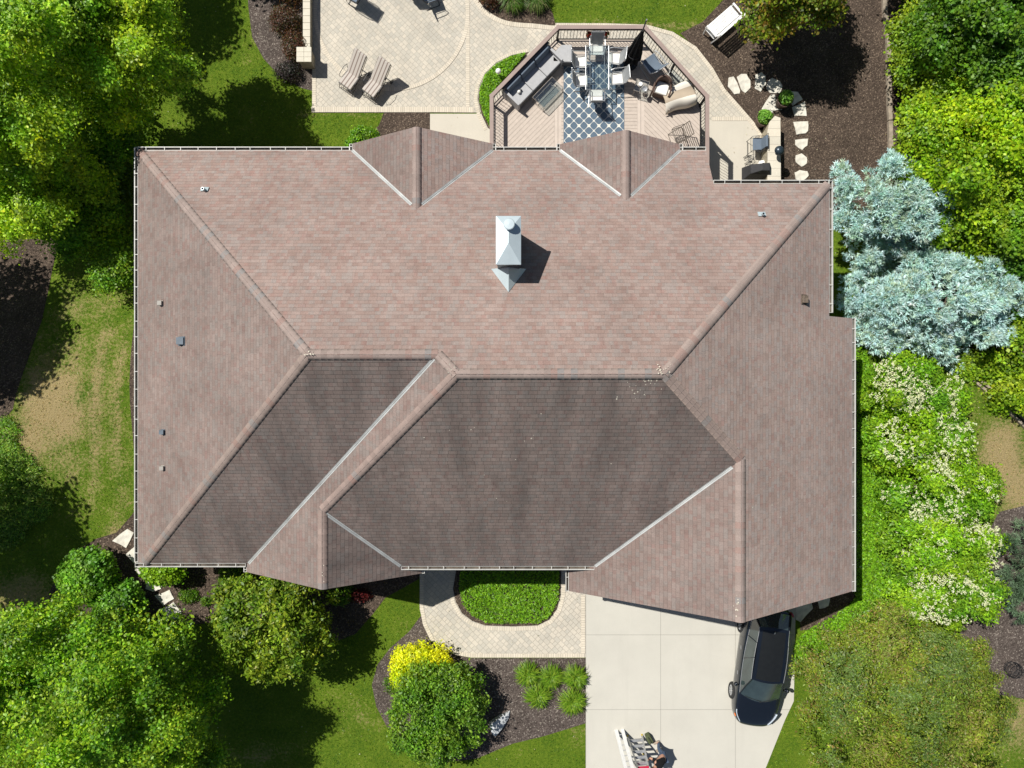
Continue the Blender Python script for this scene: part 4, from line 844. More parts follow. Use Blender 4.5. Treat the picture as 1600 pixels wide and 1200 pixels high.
for a, b in zip(ring, ring[1:]):
    A = Vector((a[0], a[1], 0)); B_ = Vector((b[0], b[1], 0)); d = (B_ - A); L = d.length; d /= L; nin = Vector((d.y, -d.x, 0))
    mb = MB(); e = .06; mb.bar(A - d * e + Vector((0, 0, H + .02)), B_ + d * e + Vector((0, 0, H + .02)), .15, .04); mb.bar(A + Vector((0, 0, H - .05)) + nin * .02, B_ + Vector((0, 0, H - .05)) + nin * .02, .05, .08); mb.build('top_rail', M['railcap'], deck, bevel=.006)
    mb = MB(); i0 = nin * .05; mb.bar(A + i0 + Vector((0, 0, ZD + .10)), B_ + i0 + Vector((0, 0, ZD + .10)), .035, .035); mb.bar(A + i0 + Vector((0, 0, H - .10)), B_ + i0 + Vector((0, 0, H - .10)), .03, .03)
    n = int(L / .125)
    for k in range(1, n):
        p = A + i0 + d * (L * k / n); z0 = ZD + .1; z1 = H - .1
        mb.tube([p + Vector((0, 0, z0)), p + nin * .035 + Vector((0, 0, z0 + (z1 - z0) * .3)), p - nin * .02 + Vector((0, 0, z0 + (z1 - z0) * .65)), p + Vector((0, 0, z1))], .010, 5)
    mb.build('baluster_panel', M['baluster'], deck)
def post(p, z0, z1, s=.09, m='baluster'):
    mb = MB(); mb.box((p[0], p[1], (z0 + z1) / 2), (s, s, z1 - z0)); mb.build('post', M[m], deck)
mb = MB()
for p in (pB, pC, pD, pE): mb = MB(); mb.tube([(p[0], p[1], H - .001), (p[0], p[1], H + .044)], .088, 8); mb.build('cap_joint', M['railcap'], deck)
cen = Vector((3.4, 10.5))
for p in (pB, pC, pD, pE, ((pB[0] + pC[0]) / 2, (pB[1] + pC[1]) / 2), ((pD[0] + pE[0]) / 2, (pD[1] + pE[1]) / 2)):
    q = Vector(p) + (cen - Vector(p)).normalized() * .05; post(q, ZD, H - .02, .075)
for p in (pA, pB, pC, pD, pE, pF):
    q = Vector(p) + (cen - Vector(p)).normalized() * .12; post(q, -2.4, ZD - .1, .14, 'railcap')
# ------------------------------------------------------------------ things on the deck
def rug():
    t = NT('trellis_rug'); x = t.xyz(t.obj()); p = 2 * PI / .40
    X = t.math('MULTIPLY', x[0], p); Y = t.math('MULTIPLY', x[1], p); cX = t.math('COSINE', X); cY = t.math('COSINE', Y)
    f = t.math('ADD', cX, cY); s3 = t.math('MULTIPLY', t.math('SUBTRACT', t.math('COSINE', t.math('MULTIPLY', X, 2.0)), t.math('COSINE', t.math('MULTIPLY', Y, 2.0))), .13)
    ln = t.math('LESS_THAN', t.math('ABSOLUTE', t.math('ADD', f, s3)), .19)
    c = t.mix(ln, t.mix(t.noise(t.obj(), 5, 3), (.085, .125, .17), (.135, .18, .23)), (.66, .64, .57)); t.bump(t.noise(t.obj(), 200, 2), .003); return t.fin(c, .95, spec=.1)
p = at(928, 160, ZD); r = thing('rug', 'blue rug with white trellis pattern under the dining table', 'rug', (3.28, 11.15, ZD + .004)); mb = MB(); mb.prism([(-1.2, -1.85), (1.2, -1.85), (1.2, 1.75), (-1.2, 1.75)], 0, .010); mb.build('pile', rug(), r)
mb = MB()
for s in (-1, 1): mb.box((s * 1.205, -.05, .006), (.02, 3.6, .014)); mb.box((0, -.05 + s * 1.805, .006), (2.43, .02, .014))
mb.build('binding', M['bluefab'], r)
Z1 = ZD + .018
table = thing('dining_table', 'rectangular glass dining table in the middle of the rug', 'table', (3.33, 12.35, Z1))
mb = MB(); mb.prism([(-.44, -.85), (.44, -.85), (.44, .85), (-.44, .85)], .715, .725); mb.build('tabletop', M['tglass'], table)
mb = MB(); rc = [(-.45, -.86, .72), (.45, -.86, .72), (.45, .86, .72), (-.45, .86, .72)]; mb.tube(rc, .018, 8, closed=True); mb.tube([(x * .62, y * .75, .70) for x, y, _ in rc], .012, 6, closed=True); mb.build('table_rim', M['silver'], table)
for sx in (-1, 1):
    for sy in (-1, 1): mb = MB(); mb.tube([(sx * .42, sy * .8, .71), (sx * .30, sy * .68, .35), (sx * .40, sy * .78, .0)], .018, 8); mb.build('leg', M['silver'], table)
def sling_chair(label, cat='chair', sm='whitesling', bmat='greysling', fm='silver', name='dining_chair'):
    t = thing(name, label, cat)
    w = .27
    mb = MB(); mb.grid(lambda u, v: (-.20 + .46 * u, (v - .5) * .46, .43 + .015 * u - .03 * math.sin(PI * u)), 6, 2); o = mb.build('seat', M[sm], t); m = o.modifiers.new('t', 'SOLIDIFY'); m.thickness = .02
    mb = MB(); mb.grid(lambda u, v: (-.20 - .17 * u - .03 * math.sin(PI * u), (v - .5) * .46, .44 + .55 * u), 6, 2); o = mb.build('backrest', M[bmat], t); m = o.modifiers.new('t', 'SOLIDIFY'); m.thickness = .02
    mb = MB()
    for s in (-1, 1):
        mb.tube([(-.38, s * w * .92, 1.0), (-.20, s * w * .92, .45), (.26, s * w * .92, .45), (.31, s * w * .92, .2), (.27, s * w * .95, .02), (-.25, s * w * .95, .02)], .014, 7)
        mb.tube([(-.31, s * w, .80), (-.26, s * (w + .03), .68), (.12, s * (w + .035), .66), (.26, s * w, .62), (.27, s * w, .45)], .016, 7)
    mb.tube([(-.38, -w * .92, 1.0), (-.385, 0, 1.01), (-.38, w * .92, 1.0)], .014, 7); mb.tube([(.27, -w * .95, .02), (.27, w * .95, .02)], .012, 6); mb.tube([(-.22, -w * .92, .43), (-.22, w * .92, .43)], .012, 6); mb.tube([(.26, -w * .92, .43), (.26, w * .92, .43)], .012, 6)
    mb.build('frame', M[fm], t); return t
dc = sling_chair('white sling chair at the upper left side of the glass table'); dc['group'] = 'dining chairs around the glass table'
dc.location = (2.68, 12.72, Z1)
GG = dc['group']
clone(dc, (2.70, 11.98, Z1), 0.03, 'white sling chair at the lower left side of the glass table')
clone(dc, (4.05, 12.86, Z1), PI - .12, 'white sling chair at the upper right side, nearest the umbrella')
clone(dc, (4.17, 12.06, Z1), PI + .1, 'white sling chair at the lower right side of the glass table')
clone(dc, (3.34, 13.25, Z1), -PI / 2, 'white sling chair at the head of the table by the railing')
clone(dc, (3.33, 11.33, Z1), PI / 2, 'white sling chair at the foot of the table on open rug')
# sofa
a = math.radians(46)
sofa = thing('outdoor_sofa', 'long grey outdoor sofa along the slanted left railing', 'sofa', (.83, 12.12, ZD), a)
Ls = 2.35
mb = MB(); mb.box((0, 0, .17), (Ls, .80, .30)); mb.build('base', M['wicker'], sofa, bevel=.01)
for sx in (-1, 1): mb = MB(); mb.box((sx * (Ls / 2 + .045), -.0, .33), (.10, .84, .62)); mb.build('arm', M['grey'] if sx > 0 else M['grey'], sofa, bevel=.012)
mb = MB(); mb.box((0, .42, .42), (Ls + .19, .10, .80)); mb.build('back_frame', M['wicker'], sofa, bevel=.012)
for k in range(3):
    mb = MB(); mb.box(((k - 1) * Ls / 3, -.06, .385), (Ls / 3 - .015, .66, .13)); mb.build('seat_cushion', M['grey'], sofa, bevel=.03, bseg=3)
    mb = MB(); mb.box(((k - 1) * Ls / 3, .29, .60), (Ls / 3 - .03, .14, .40), rx=-.2); mb.build('back_cushion', M['bluefab'], sofa, bevel=.04, bseg=3)  # back cushions darker than the seat: their shade is put into the colour
o = thing('ottoman', 'grey square ottoman between the sofa and the dining chairs', 'ottoman', (2.02, 13.02, ZD), .0)
mb = MB(); mb.prism([(-.40, -.30), (.34, -.30), (.34, .36), (-.05, .36), (-.40, .05)], .03, .34); mb.build('base', M['wicker'], o, bevel=.01)
mb = MB(); mb.prism([(-.41, -.31), (.35, -.31), (.35, .37), (-.05, .37), (-.41, .05)], .345, .45); mb.build('cushion', M['grey'], o, bevel=.03, bseg=3)
ct = thing('coffee_table', 'two tier glass coffee table in front of the sofa', 'coffee table', (1.42, 11.52, ZD), a)
for nm, z, sx in (('tabletop', .40, 1.0), ('lower_shelf', .16, .8)): mb = MB(); mb.prism([(-.55 * sx, -.30 * sx), (.55 * sx, -.30 * sx), (.55 * sx, .30 * sx), (-.55 * sx, .30 * sx)], z, z + .01); mb.build(nm, M['tglass'], ct)
mb = MB()
for z in (.395, .02): mb.tube([(-.56, -.31, z), (.56, -.31, z), (.56, .31, z), (-.56, .31, z)], .013, 6, closed=True)
mb.tube([(-.45, -.25, .155), (.45, -.25, .155), (.45, .25, .155), (-.45, .25, .155)], .010, 6, closed=True)
for sx in (-1, 1):
    for sy in (-1, 1): mb.tube([(sx * .55, sy * .30, .02), (sx * .55, sy * .30, .40)], .013, 6)
mb.build('frame', M['champ'], ct)
# small things on the sofa
q = thing('small_dog_toy', 'small white and grey plush toy lying at the sofa near end', 'plush toy', (.28, 11.50, ZD + .455), .5)
mb = MB(); mb.lathe([(0, -.05), (.06, -.03), (.075, .02), (.05, .07), (0, .09)], (0, 0, .05), 10); mb.build('torso', M['whitesling'], q, smooth=True); mb = MB(); mb.lathe([(0, -.04), (.045, 0), (0, .05)], (.1, .02, .06), 8); mb.build('head', M['darkmetal'], q, smooth=True)
# umbrella
um = thing('closed_umbrella', 'tall closed black umbrella standing between table and lounge chairs', 'umbrella', (4.74, 12.82, ZD))
mb = MB(); mb.tube([(0, 0, .05), (0, 0, 3.45)], .026, 10); mb.build('pole', M['darkmetal'], um)
mb = MB(); mb.lathe([(.0, 3.47), (.022, 3.50), (.03, 3.46), (.02, 3.42)], (0, 0, 0), 10); mb.build('finial', M['silver'], um)
mb = MB(); mb.lathe([(0, .0), (.27, .0), (.27, .05), (.06, .08), (.04, .25)], (0, 0, 0), 20); mb.build('base_plate', M['darkmetal'], um)
def fold(u, v):
    th = v * 2 * PI; z = 2.62 - 2.15 * u; rr_ = .045 + .235 * u ** .75; fl = 1 + .26 * math.cos(8 * th + 2 * u) * min(1, u * 2.5); rr_ *= fl
    if u > .93: z -= .05 * math.cos(8 * th)
    return (rr_ * math.cos(th), rr_ * math.sin(th), z)
mb = MB(); mb.grid(fold, 14, 64); mb.build('canopy', simple('black_canvas', (.012, .012, .013), .95, var=.2, spec=.2), um, smooth=True)
mb = MB(); mb.tube([(.29 * math.cos(t), .29 * math.sin(t), 1.05) for t in np.linspace(0, 2 * PI, 24, endpoint=False)], .012, 6, closed=True); mb.build('tie_strap', M['darkmetal'], um)
# right hand group
lc = sling_chair('slate blue high back sling chair right of the umbrella', sm='bluefab', bmat='bluefab', fm='silver', name='lounge_chair'); lc.location = (5.55, 12.62, ZD); lc.rotation_euler[2] = math.radians(125); lc.scale = (1.25, 1.2, 1.0)
ar = thing('wicker_armchair', 'brown wicker armchair with a white seat cushion', 'chair', (5.93, 11.70, ZD), math.radians(-108))
mb = MB(); mb.box((0, 0, .22), (.56, .56, .34)); mb.build('base', M['brownwicker'], ar, bevel=.02)
mb = MB(); mb.grid(lambda u, v: ((.30 * math.cos(PI * .5 + (u) * PI)) * 1.0 - (.02 if False else 0) + (.0), .34 * math.sin(PI * .5 + u * PI) if False else .34 * math.cos(u * PI), .30 + v * (.36 + .25 * math.sin(u * PI))), 18, 3)
ob = mb.build('wrap_back', M['brownwicker'], ar, smooth=True); md = ob.modifiers.new('t', 'SOLIDIFY'); md.thickness = .06
mb = MB()
for s in (-1, 1): mb.tube([(0, s * .34, .66), (.30, s * .34, .60), (.31, s * .33, .02)], .035, 8)
mb.build('arm', M['brownwicker'], ar)
mb = MB(); mb.box((.04, 0, .44), (.48, .50, .12)); mb.build('seat_cushion', M['whitesling'], ar, bevel=.04, bseg=3)
cv = thing('covered_lounger', 'wide lounge chair draped with a cream and tan striped towel', 'chair', (6.62, 11.40, ZD), math.radians(-165))
cv.scale = (1.22, 1.22, 1.05)
def stripes(name, base, st, per, wd, ax=1, ph=0.0):
    t = NT(name); x = t.xyz(t.obj()); f = t.math('FRACT', t.math('ADD', t.math('DIVIDE', x[ax], per), 10 + ph)); return t.fin(t.mix(t.math('LESS_THAN', f, wd), base, st), .92, spec=.15)
mb = MB(); mb.grid(lambda u, v: (-.48 + 1.0 * u, (v - .5) * (.80 + .06 * math.sin(u * 7)), .40 + .05 * math.sin(v * 9 + u * 3) + .40 * max(0, .45 - u) ** 1.0 + .12 * math.sin(PI * u) - (.28 * (abs(v - .5) * 2) ** 6)), 16, 18)
ob = mb.build('towel', stripes('towel_stripes', (.66, .62, .54), (.40, .33, .25), .78, .38, 1, .20), cv, smooth=True); md = ob.modifiers.new('t', 'SOLIDIFY'); md.thickness = .03
mb = MB(); mb.box((0, 0, .20), (.86, .66, .24)); mb.build('base', M['brownwicker'], cv, bevel=.02)
for sx in (-1, 1):
    for sy in (-1, 1): mb = MB(); mb.tube([(sx * .44, sy * .34, .0), (sx * .44, sy * .34, .36)], .028, 8); mb.build('leg', M['champ'], cv)
def side_table(name, label, loc, rz, sx, sy, h, fm, top):
    t = thing(name, label, 'side table', loc, rz); mb = MB(); mb.prism([(-sx, -sy), (sx, -sy), (sx, sy), (-sx, sy)], h, h + .012); mb.build('tabletop', top, t)
    mb = MB(); mb.tube([(-sx, -sy, h), (sx, -sy, h), (sx, sy, h), (-sx, sy, h)], .014, 6, closed=True)
    for a_ in (-1, 1):
        for b_ in (-1, 1): mb.tube([(a_ * sx, b_ * sy, h), (a_ * sx * .8, b_ * sy * .8, h * .5), (a_ * sx, b_ * sy, 0)], .012, 6)
    mb.tube([(-sx * .8, -sy * .8, h * .4), (sx * .8, -sy * .8, h * .4), (sx * .8, sy * .8, h * .4), (-sx * .8, sy * .8, h * .4)], .01, 6, closed=True); mb.build('frame', fm, t); return t
side_table('side_table', 'low glass side table left of the wicker armchair', (5.12, 11.75, ZD), math.radians(-15), .26, .24, .45, M['champ'], M['tglass'])
side_table('side_table', 'small glass side table against the slanted right railing', (6.42, 12.12, ZD), math.radians(-45), .36, .20, .35, M['champ'], M['tglass'])
cn = thing('candle', 'round white candle in a dish on the low glass table', 'candle', (5.06, 11.80, ZD + .465)); mb = MB(); mb.lathe([(0, 0), (.095, 0), (.105, .02), (.09, .025)], n=18); mb.build('dish', M['champ'], cn); mb = MB(); mb.lathe([(.08, .022), (.08, .08), (.07, .085), (0, .08)], n=18); mb.build('wax', M['white'], cn)
tr_ = thing('tray', 'silver bowl beside the candle on the low glass table', 'bowl', (5.22, 11.62, ZD + .465)); mb = MB(); mb.lathe([(0, 0), (.06, 0), (.11, .05), (.10, .05), (.05, .012), (0, .012)], n=18); mb.build('bowl', M['silver'], tr_); mb = MB(); mb.lathe([(.105, .05), (.112, .055), (.105, .06)], n=18); mb.build('rim', M['silver'], tr_)
fc = thing('folding_chair', 'open slatted folding chair near the right end of the deck', 'chair', (6.62, 9.85, ZD), math.radians(200))
M['fold'] = simple('dark_taupe_metal', (.17, .145, .12), .5, .2)
mb = MB(); w = .26
for s in (-1, 1):
    mb.tube([(-.40, s * w, .86), (-.12, s * w, .42), (.30, s * w, .02)], .016, 6); mb.tube([(.24, s * (w + .02), .44), (-.12, s * (w + .02), .40), (-.34, s * (w + .02), .02)], .016, 6); mb.tube([(-.25, s * (w + .02), .62), (.20, s * (w + .03), .60), (.22, s * (w + .02), .44)], .014, 6)
for p_ in ((-.40, .86), (.30, .02), (-.34, .02), (.24, .44)): mb.tube([(p_[0], -w, p_[1]), (p_[0], w, p_[1])], .014, 6)
mb.build('frame', M['fold'], fc)
mb = MB()
for k in range(6): mb.box((-.16 + k * .07, 0, .425), (.022, w * 2, .014))
mb.build('seat', M['fold'], fc)
mb = MB()
for k in range(6): u = k / 5; mb.box((-.15 - .24 * u, 0, .47 + .38 * u), (.012, w * 2, .026), ry=-.55)
mb.build('backrest', M['fold'], fc)
# rail planter with red flowers
pl = thing('rail_planter', 'small rail planter of dark red flowers behind the head chair', 'planter', (3.35, 13.83, ZD))
mb = MB(); mb.box((0, -.14, .56), (.80, .16, .16)); mb.build('trough', M['brownwicker'], pl, bevel=.01)
rng = np.random.default_rng(77); n = 420; C = np.stack([rng.uniform(-.45, .45, n), -.13 + rng.normal(size=n) * .045, .64 + rng.uniform(0, .12, n)], 1); leaves('flowers', C, norm(np.array([0, -.2, 1.]) + rng.normal(size=(n, 3)) * .6), .06, .05, palette(rng, n, [(.28, .02, .015), (.18, .015, .01), (.35, .05, .02), (.05, .08, .02)]), M['petal'], pl, rng)['kind'] = 'stuff'

# ------------------------------------------------------------------ patio
def lounge(label, loc, rz):
    t = thing('patio_lounge_chair', label, 'lounge chair', loc, rz, 'striped lounge chairs on the paver patio'); fab = stripes('striped_cushion', (.50, .455, .41), (.24, .19, .165), .165, .30, 1, .1)
    mb = MB(); mb.box((.18, 0, .46), (.62, .62, .11)); o = mb.build('seat_cushion', fab, t, bevel=.03, bseg=3)
    mb = MB(); mb.box((-.51, 0, .78), (1.10, .60, .10), ry=math.radians(38)); mb.build('back_cushion', fab, t, bevel=.03, bseg=3)
    mb = MB(); w = .33
    for s in (-1, 1):
        mb.tube([(-.92, s * w, 1.06), (-.12, s * w, .40), (.50, s * w, .40)], .014, 6); mb.tube([(.48, s * w, .40), (.50, s * (w + .02), .2), (.58, s * (w + .02), .0)], .014, 6)
        mb.tube([(-.22, s * (w + .02), .48), (-.30, s * (w + .06), .66), (-.10, s * (w + .08), .72), (.22, s * (w + .07), .66), (.30, s * (w + .03), .58), (.20, s * w, .42)], .013, 6)
        mb.tube([(-.30, s * w, .50), (-.45, s * w, .25), (-.62, s * w, .05)], .014, 6)
        mb.tube([(.05, s * w, .38), (.30, s * w, .16), (.52, s * w, .14)], .011, 6)
    for x, z in ((-.92, 1.06), (.50, .40), (-.62, .05), (.57, .02), (-.12, .40)): mb.tube([(x, -w, z), (x, w, z)], .012, 6)
    for k in range(5): mb.tube([(.50, -.22 + .11 * k, .40), (.555, -.22 + .11 * k, .06)], .007, 5)
    mb.build('frame', M['darkmetal'], t)
    for s in (-1, 1): mb = MB(); mb.tube([(-.62 + .10 * math.cos(q_), s * (w + .045), .10 + .10 * math.sin(q_)) for q_ in np.linspace(0, 2 * PI, 16, endpoint=False)], .014, 6, closed=True); mb.tube([(-.72, s * (w + .045), .10), (-.52, s * (w + .045), .10)], .008, 5); mb.tube([(-.62, s * (w + .045), .0), (-.62, s * (w + .045), .2)], .008, 5); mb.build('wheel', M['darkmetal'], t)
    return t
ZP = -2.3 + OFF4
ra = math.radians(-126)
l1 = lounge('reclining chair with cream and brown striped cushions, left of the pair', (-6.93, 13.25, ZP), ra)
clone(l1, (-5.92, 12.92, ZP), ra - .02, 'reclining chair with cream and brown striped cushions, right of the pair')
pc = sling_chair('dark sling chair cut off by the top edge, left of two', name='patio_chair', sm='bluefab', bmat='bluefab', fm='darkmetal'); pc.location = (-6.75, 16.72, ZP); pc.rotation_euler[2] = math.radians(150); pc['group'] = 'dark patio chairs at the top edge'; pc.scale = (1.15, 1.1, 1.1)
clone(pc, (-3.55, 16.72, ZP), math.radians(20), 'dark sling chair cut off by the top edge, right of two')
clone(pc, (-4.4, 17.3, ZP), math.radians(90), 'dark sling chair just beyond the top edge')
# seat wall and pillar
sw = thing('seat_wall', 'low stone seat wall with pale caps beside the patio', 'wall', (0, 0, 0)); xs0, xs1 = -8.99, -8.70
yb = 14.35
mb = MB(); mb.prism([(xs0 + .03, yb), (xs1 - .03, yb), (xs1 - .03, 20), (xs0 + .03, 20)], -2.5, -1.81); mb.build('wall_body', M['wallstone'], sw)
mb = MB(); y = yb
while y < 19.5: mb.box(((xs0 + xs1) / 2, y + .15, -1.775), (xs1 - xs0 + .02, .288, .065)); y += .30
mb.build('wall_cap', M['cast'], sw, bevel=.006)
pp = thing('wall_pillar', 'square stone pillar with a four tone cap at the end of the seat wall', 'pillar', (-8.87, 14.05, -2.3))
mb = MB(); mb.box((0, 0, .35), (.52, .52, .86)); mb.build('pillar_body', M['wallstone'], pp)
mb = MB()
for i in range(2):
    for j in range(3): mb.box((-.16 + .32 * i, -.212 + .212 * j, .82), (.312, .206, .07))
mb.build('pillar_cap', M['cast'], pp, bevel=.006)
# garden wall on the right with its lamp, pots, grill and iron chair
gw = thing('garden_wall', 'pale capped stone wall between the concrete pad and the stepping stones', 'wall', (0, 0, 0))
zt_ = -1.42; wl = [at(1200, 330, zt_), at(1200, 205, zt_), at(1203, 190, zt_), at(1211, 181, zt_), at(1219, 184, zt_), at(1220, 330, zt_)]
mb = MB(); mb.prism([(q.x, q.y) for q in wl], -2.5, zt_ - .07); mb.build('wall_body', M['wallstone'], gw)
M['walltop'] = paver('wall_cap_stone', 0, .9, .34, (.66, .60, .49), (.58, .54, .45), (.40, .36, .30)); cx_ = sum(q.x for q in wl) / 6
mb = MB(); mb.prism([(cx_ + (q.x - cx_) * 1.06, q.y) for q in wl], zt_ - .069, zt_); mb.build('wall_cap', M['walltop'], gw, bevel=.008)
def pot(label, u, v, zz, seed):
    p = gr(u, v); p.z = zz; t = thing('potted_plant', label, 'potted plant', p, 0, 'brown pots of leafy plants beside the garden wall'); mb = MB(); mb.lathe([(0, 0), (.22, 0), (.31, .40), (.35, .56), (.32, .57), (.30, .50), (0, .48)], n=24); mb.build('pot', M['brownwicker'], t)
    rng = np.random.default_rng(seed); n = 900; d = norm(rng.normal(size=(n, 3))); d[:, 2] = abs(d[:, 2]); C = d * np.array([.31, .30, .34]) * (1 - rng.exponential(.16, (n, 1)).clip(0, .7)) * rng.uniform(.85, 1.15, (n, 1)) + np.array([0, .02, .58])
    leaves('foliage', C, norm(d + np.array([0, 0, .5]) + rng.normal(size=(n, 3)) * .5), .10, .06, palette(rng, n, [(.12, .27, .03), (.17, .32, .05), (.08, .2, .02)]) * 1.4, M['leaf'], t, rng)
pot('leafy plant in a brown pot on the concrete pad', 1187, 192, ZP, 401); pot('leafy plant in a brown pot beyond the end of the garden wall', 1219, 163, -2.26, 402)
def dome_lamp(label, p, h, r=.2):
    t = thing('garden_lamp', label, 'garden lamp', p, 0, 'dark dome garden lamps'); mb = MB(); mb.tube([(0, 0, -.1), (0, 0, h - .08)], .022, 8); mb.build('post', M['darkmetal'], t)
    mb = MB(); mb.lathe([(r, h - .08), (r * 1.0, h - .06), (r * .85, h + .02), (r * .5, h + .07), (0, h + .085)], n=20); mb.build('lamp_shade', simple('dark_enamel', (.03, .045, .06), .3, .3, var=.1) if 'enamel' not in M else M['enamel'], t, smooth=True)
    mb = MB(); mb.lathe([(.03, h - .20), (.05, h - .09), (.0, h - .088)], n=12); mb.build('lens', M['white'], t); return t
M['enamel'] = simple('dark_enamel', (.03, .045, .06), .3, .3, var=.1)
dome_lamp('dark dome lamp standing on top of the garden wall', (11.22, 9.80, -1.42), .50, .20)
dome_lamp('dark dome lamp among the leaves beside the timber edging', tuple(at(1431, 76, -2.3)), 2.7, .25)
dome_lamp('bluish dome lamp at the top edge among the dark leaves', tuple(at(1427, 30, -2.3)), 2.6, .24)
gb = thing('globe_light', 'white globe light in the half moon bed beside the deck', 'garden light', tuple(gr(779, 120))); mb = MB(); mb.tube([(0, 0, -.1), (0, 0, .45)], .025, 8); mb.build('post', M['white'], gb); mb = MB(); mb.lathe([(.12 * math.sin(q_), .56 - .12 * math.cos(q_)) for q_ in np.linspace(0, PI, 12)], n=20); mb.build('globe', M['white'], gb, smooth=True)
bq = thing('covered_grill', 'barbecue grill under a black fabric cover by the gutter', 'grill', tuple(at(1180, 273, -2.3) + Vector((0, 0, OFF4))), 0)
cvb = simple('black_cover', (.03, .03, .033), .8, var=.15)
mb = MB(); hb = 1.05
mb.v = [(-.62, -.30, .06), (.34, -.32, .06), (.36, .30, .06), (-.62, .28, .06), (-.50, -.22, .86), (.30, -.26, .90), (.31, .24, .90), (-.50, .18, .86), (-.10, -.15, hb + .08), (.24, -.16, hb + .08), (.24, .14, hb + .08), (-.10, .12, hb + .08)]
for q_ in ((0, 1, 5, 4), (1, 2, 6, 5), (2, 3, 7, 6), (3, 0, 4, 7), (4, 5, 9, 8), (5, 6, 10, 9), (6, 7, 11, 10), (7, 4, 8, 11), (8, 9, 10, 11)): mb.f.append(q_); mb.m.append(0)
mb.build('cover', cvb, bq, bevel=.03, bseg=3)
for sx in (-.5, .28):
    for sy in (-.24, .24): mb = MB(); mb.tube([(sx - .02, sy, .06), (sx + .02, sy, .06)], .055, 10); mb.build('wheel', M['black'], bq)
bk = thing('bucket', 'white round bucket with a dark knob beside the covered grill', 'bucket', tuple(at(1186, 262, -2.3) + Vector((0, 0, OFF4)))); mb = MB(); mb.lathe([(0, 0), (.13, 0), (.17, .40), (.19, .41), (.17, .43), (0, .44)], n=22); mb.build('pail', M['white'], bk); mb = MB(); mb.lathe([(.07, .441), (.07, .45), (.03, .46), (.03, .49), (0, .50)], (.02, 0, 0), 14); mb.build('lid_knob', M['darkmetal'], bk)
ic = thing('wrought_iron_chair', 'wrought iron chair with a slate cushion beside the garden wall', 'chair', tuple(at(1176, 236, -2.3) + Vector((0, 0, OFF4))), math.radians(180))
mb = MB(); mb.box((-.05, -.10, .52), (.46, .52, .10)); mb.build('seat_cushion', M['bluefab'], ic, bevel=.03)
mb = MB(); mb.box((-.24, -.10, .80), (.09, .50, .46), ry=-.15); mb.build('back_cushion', M['bluefab'], ic, bevel=.03)
mb = MB()
for s in (-1, 1):
    y_ = -.10 + s * .30; mb.tube([(-.30, y_, 1.05), (-.26, y_, .46), (.24, y_, .46), (.28, y_, 0)], .012, 6); mb.tube([(-.27, y_, .72), (.05, y_, .74), (.24, y_, .68), (.25, y_, .46)], .011, 6); mb.tube([(-.26, y_, .46), (-.32, y_, 0)], .012, 6)
    mb.tube([(.0 + .09 * math.cos(q_), y_, .59 + .09 * math.sin(q_)) for q_ in np.linspace(0, 2 * PI, 14, endpoint=False)], .008, 5, closed=True)
for x_, z_ in ((-.30, 1.05), (.24, .46), (-.26, .46), (.28, .12)): mb.tube([(x_, -.40, z_), (x_, .20, z_)], .011, 6)
mb.build('frame', M['darkmetal'], ic)
hc = thing('hose_cart', 'small black wire hose cart with a spoked wheel beside the iron chair', 'cart', tuple(at(1166, 252, -2.3) + Vector((0, 0, OFF4))), math.radians(10))
mb = MB()
for s in (-1, 1): mb.tube([(.0 + .16 * math.cos(q_), s * .14, .18 + .16 * math.sin(q_)) for q_ in np.linspace(0, 2 * PI, 18, endpoint=False)], .010, 5, closed=True); [mb.tube([(0, s * .14, .18), (.16 * math.cos(q_), s * .14, .18 + .16 * math.sin(q_))], .006, 4) for q_ in np.linspace(0, 2 * PI, 6, endpoint=False)]
mb.build('wheels', M['darkmetal'], hc)
mb = MB()
for s in (-1, 1): mb.tube([(0, s * .11, .18), (.15, s * .11, .5), (.05, s * .11, .8)], .010, 5); mb.tube([(.0, s * .11, .18), (.35, s * .11, .05)], .010, 5)
for k in range(5): mb.tube([(.03 + .03 * k, -.11, .25 + .1 * k), (.03 + .03 * k, .11, .25 + .1 * k)], .008, 5)
mb.build('frame', M['darkmetal'], hc)
# white bench
bn = thing('white_bench', 'white slatted garden bench under the bronze tree', 'bench', tuple(at(1126, 45, -2.3) + Vector((0, 0, .02))), math.radians(41))
mb = MB()
for k in range(6): mb.box((0, .34 - k * .095, .46 - .006 * k), (1.45, .082, .03))
mb.build('seat', M['white'], bn)
mb = MB()
for k in range(5): mb.box((0, -.24 - .035 * k, .56 + k * .10), (1.45, .03, .07), rx=.3)
mb.box((0, -.42, 1.06), (1.55, .05, .07)); mb.build('backrest', M['white'], bn)
for s in (-1, 1):
    mb = MB(); mb.box((s * .74, .05, .68), (.08, .60, .035)); mb.tube([(s * .74, .32, .0), (s * .74, .33, .66)], .03, 6); mb.build('arm', M['white'], bn)
    mb = MB(); mb.bar((s * .74, -.20, .0), (s * .74, -.43, 1.08), .05, .05); mb.bar((s * .74, -.22, .42), (s * .74, .34, .42), .05, .05); mb.build('leg', M['white'], bn)
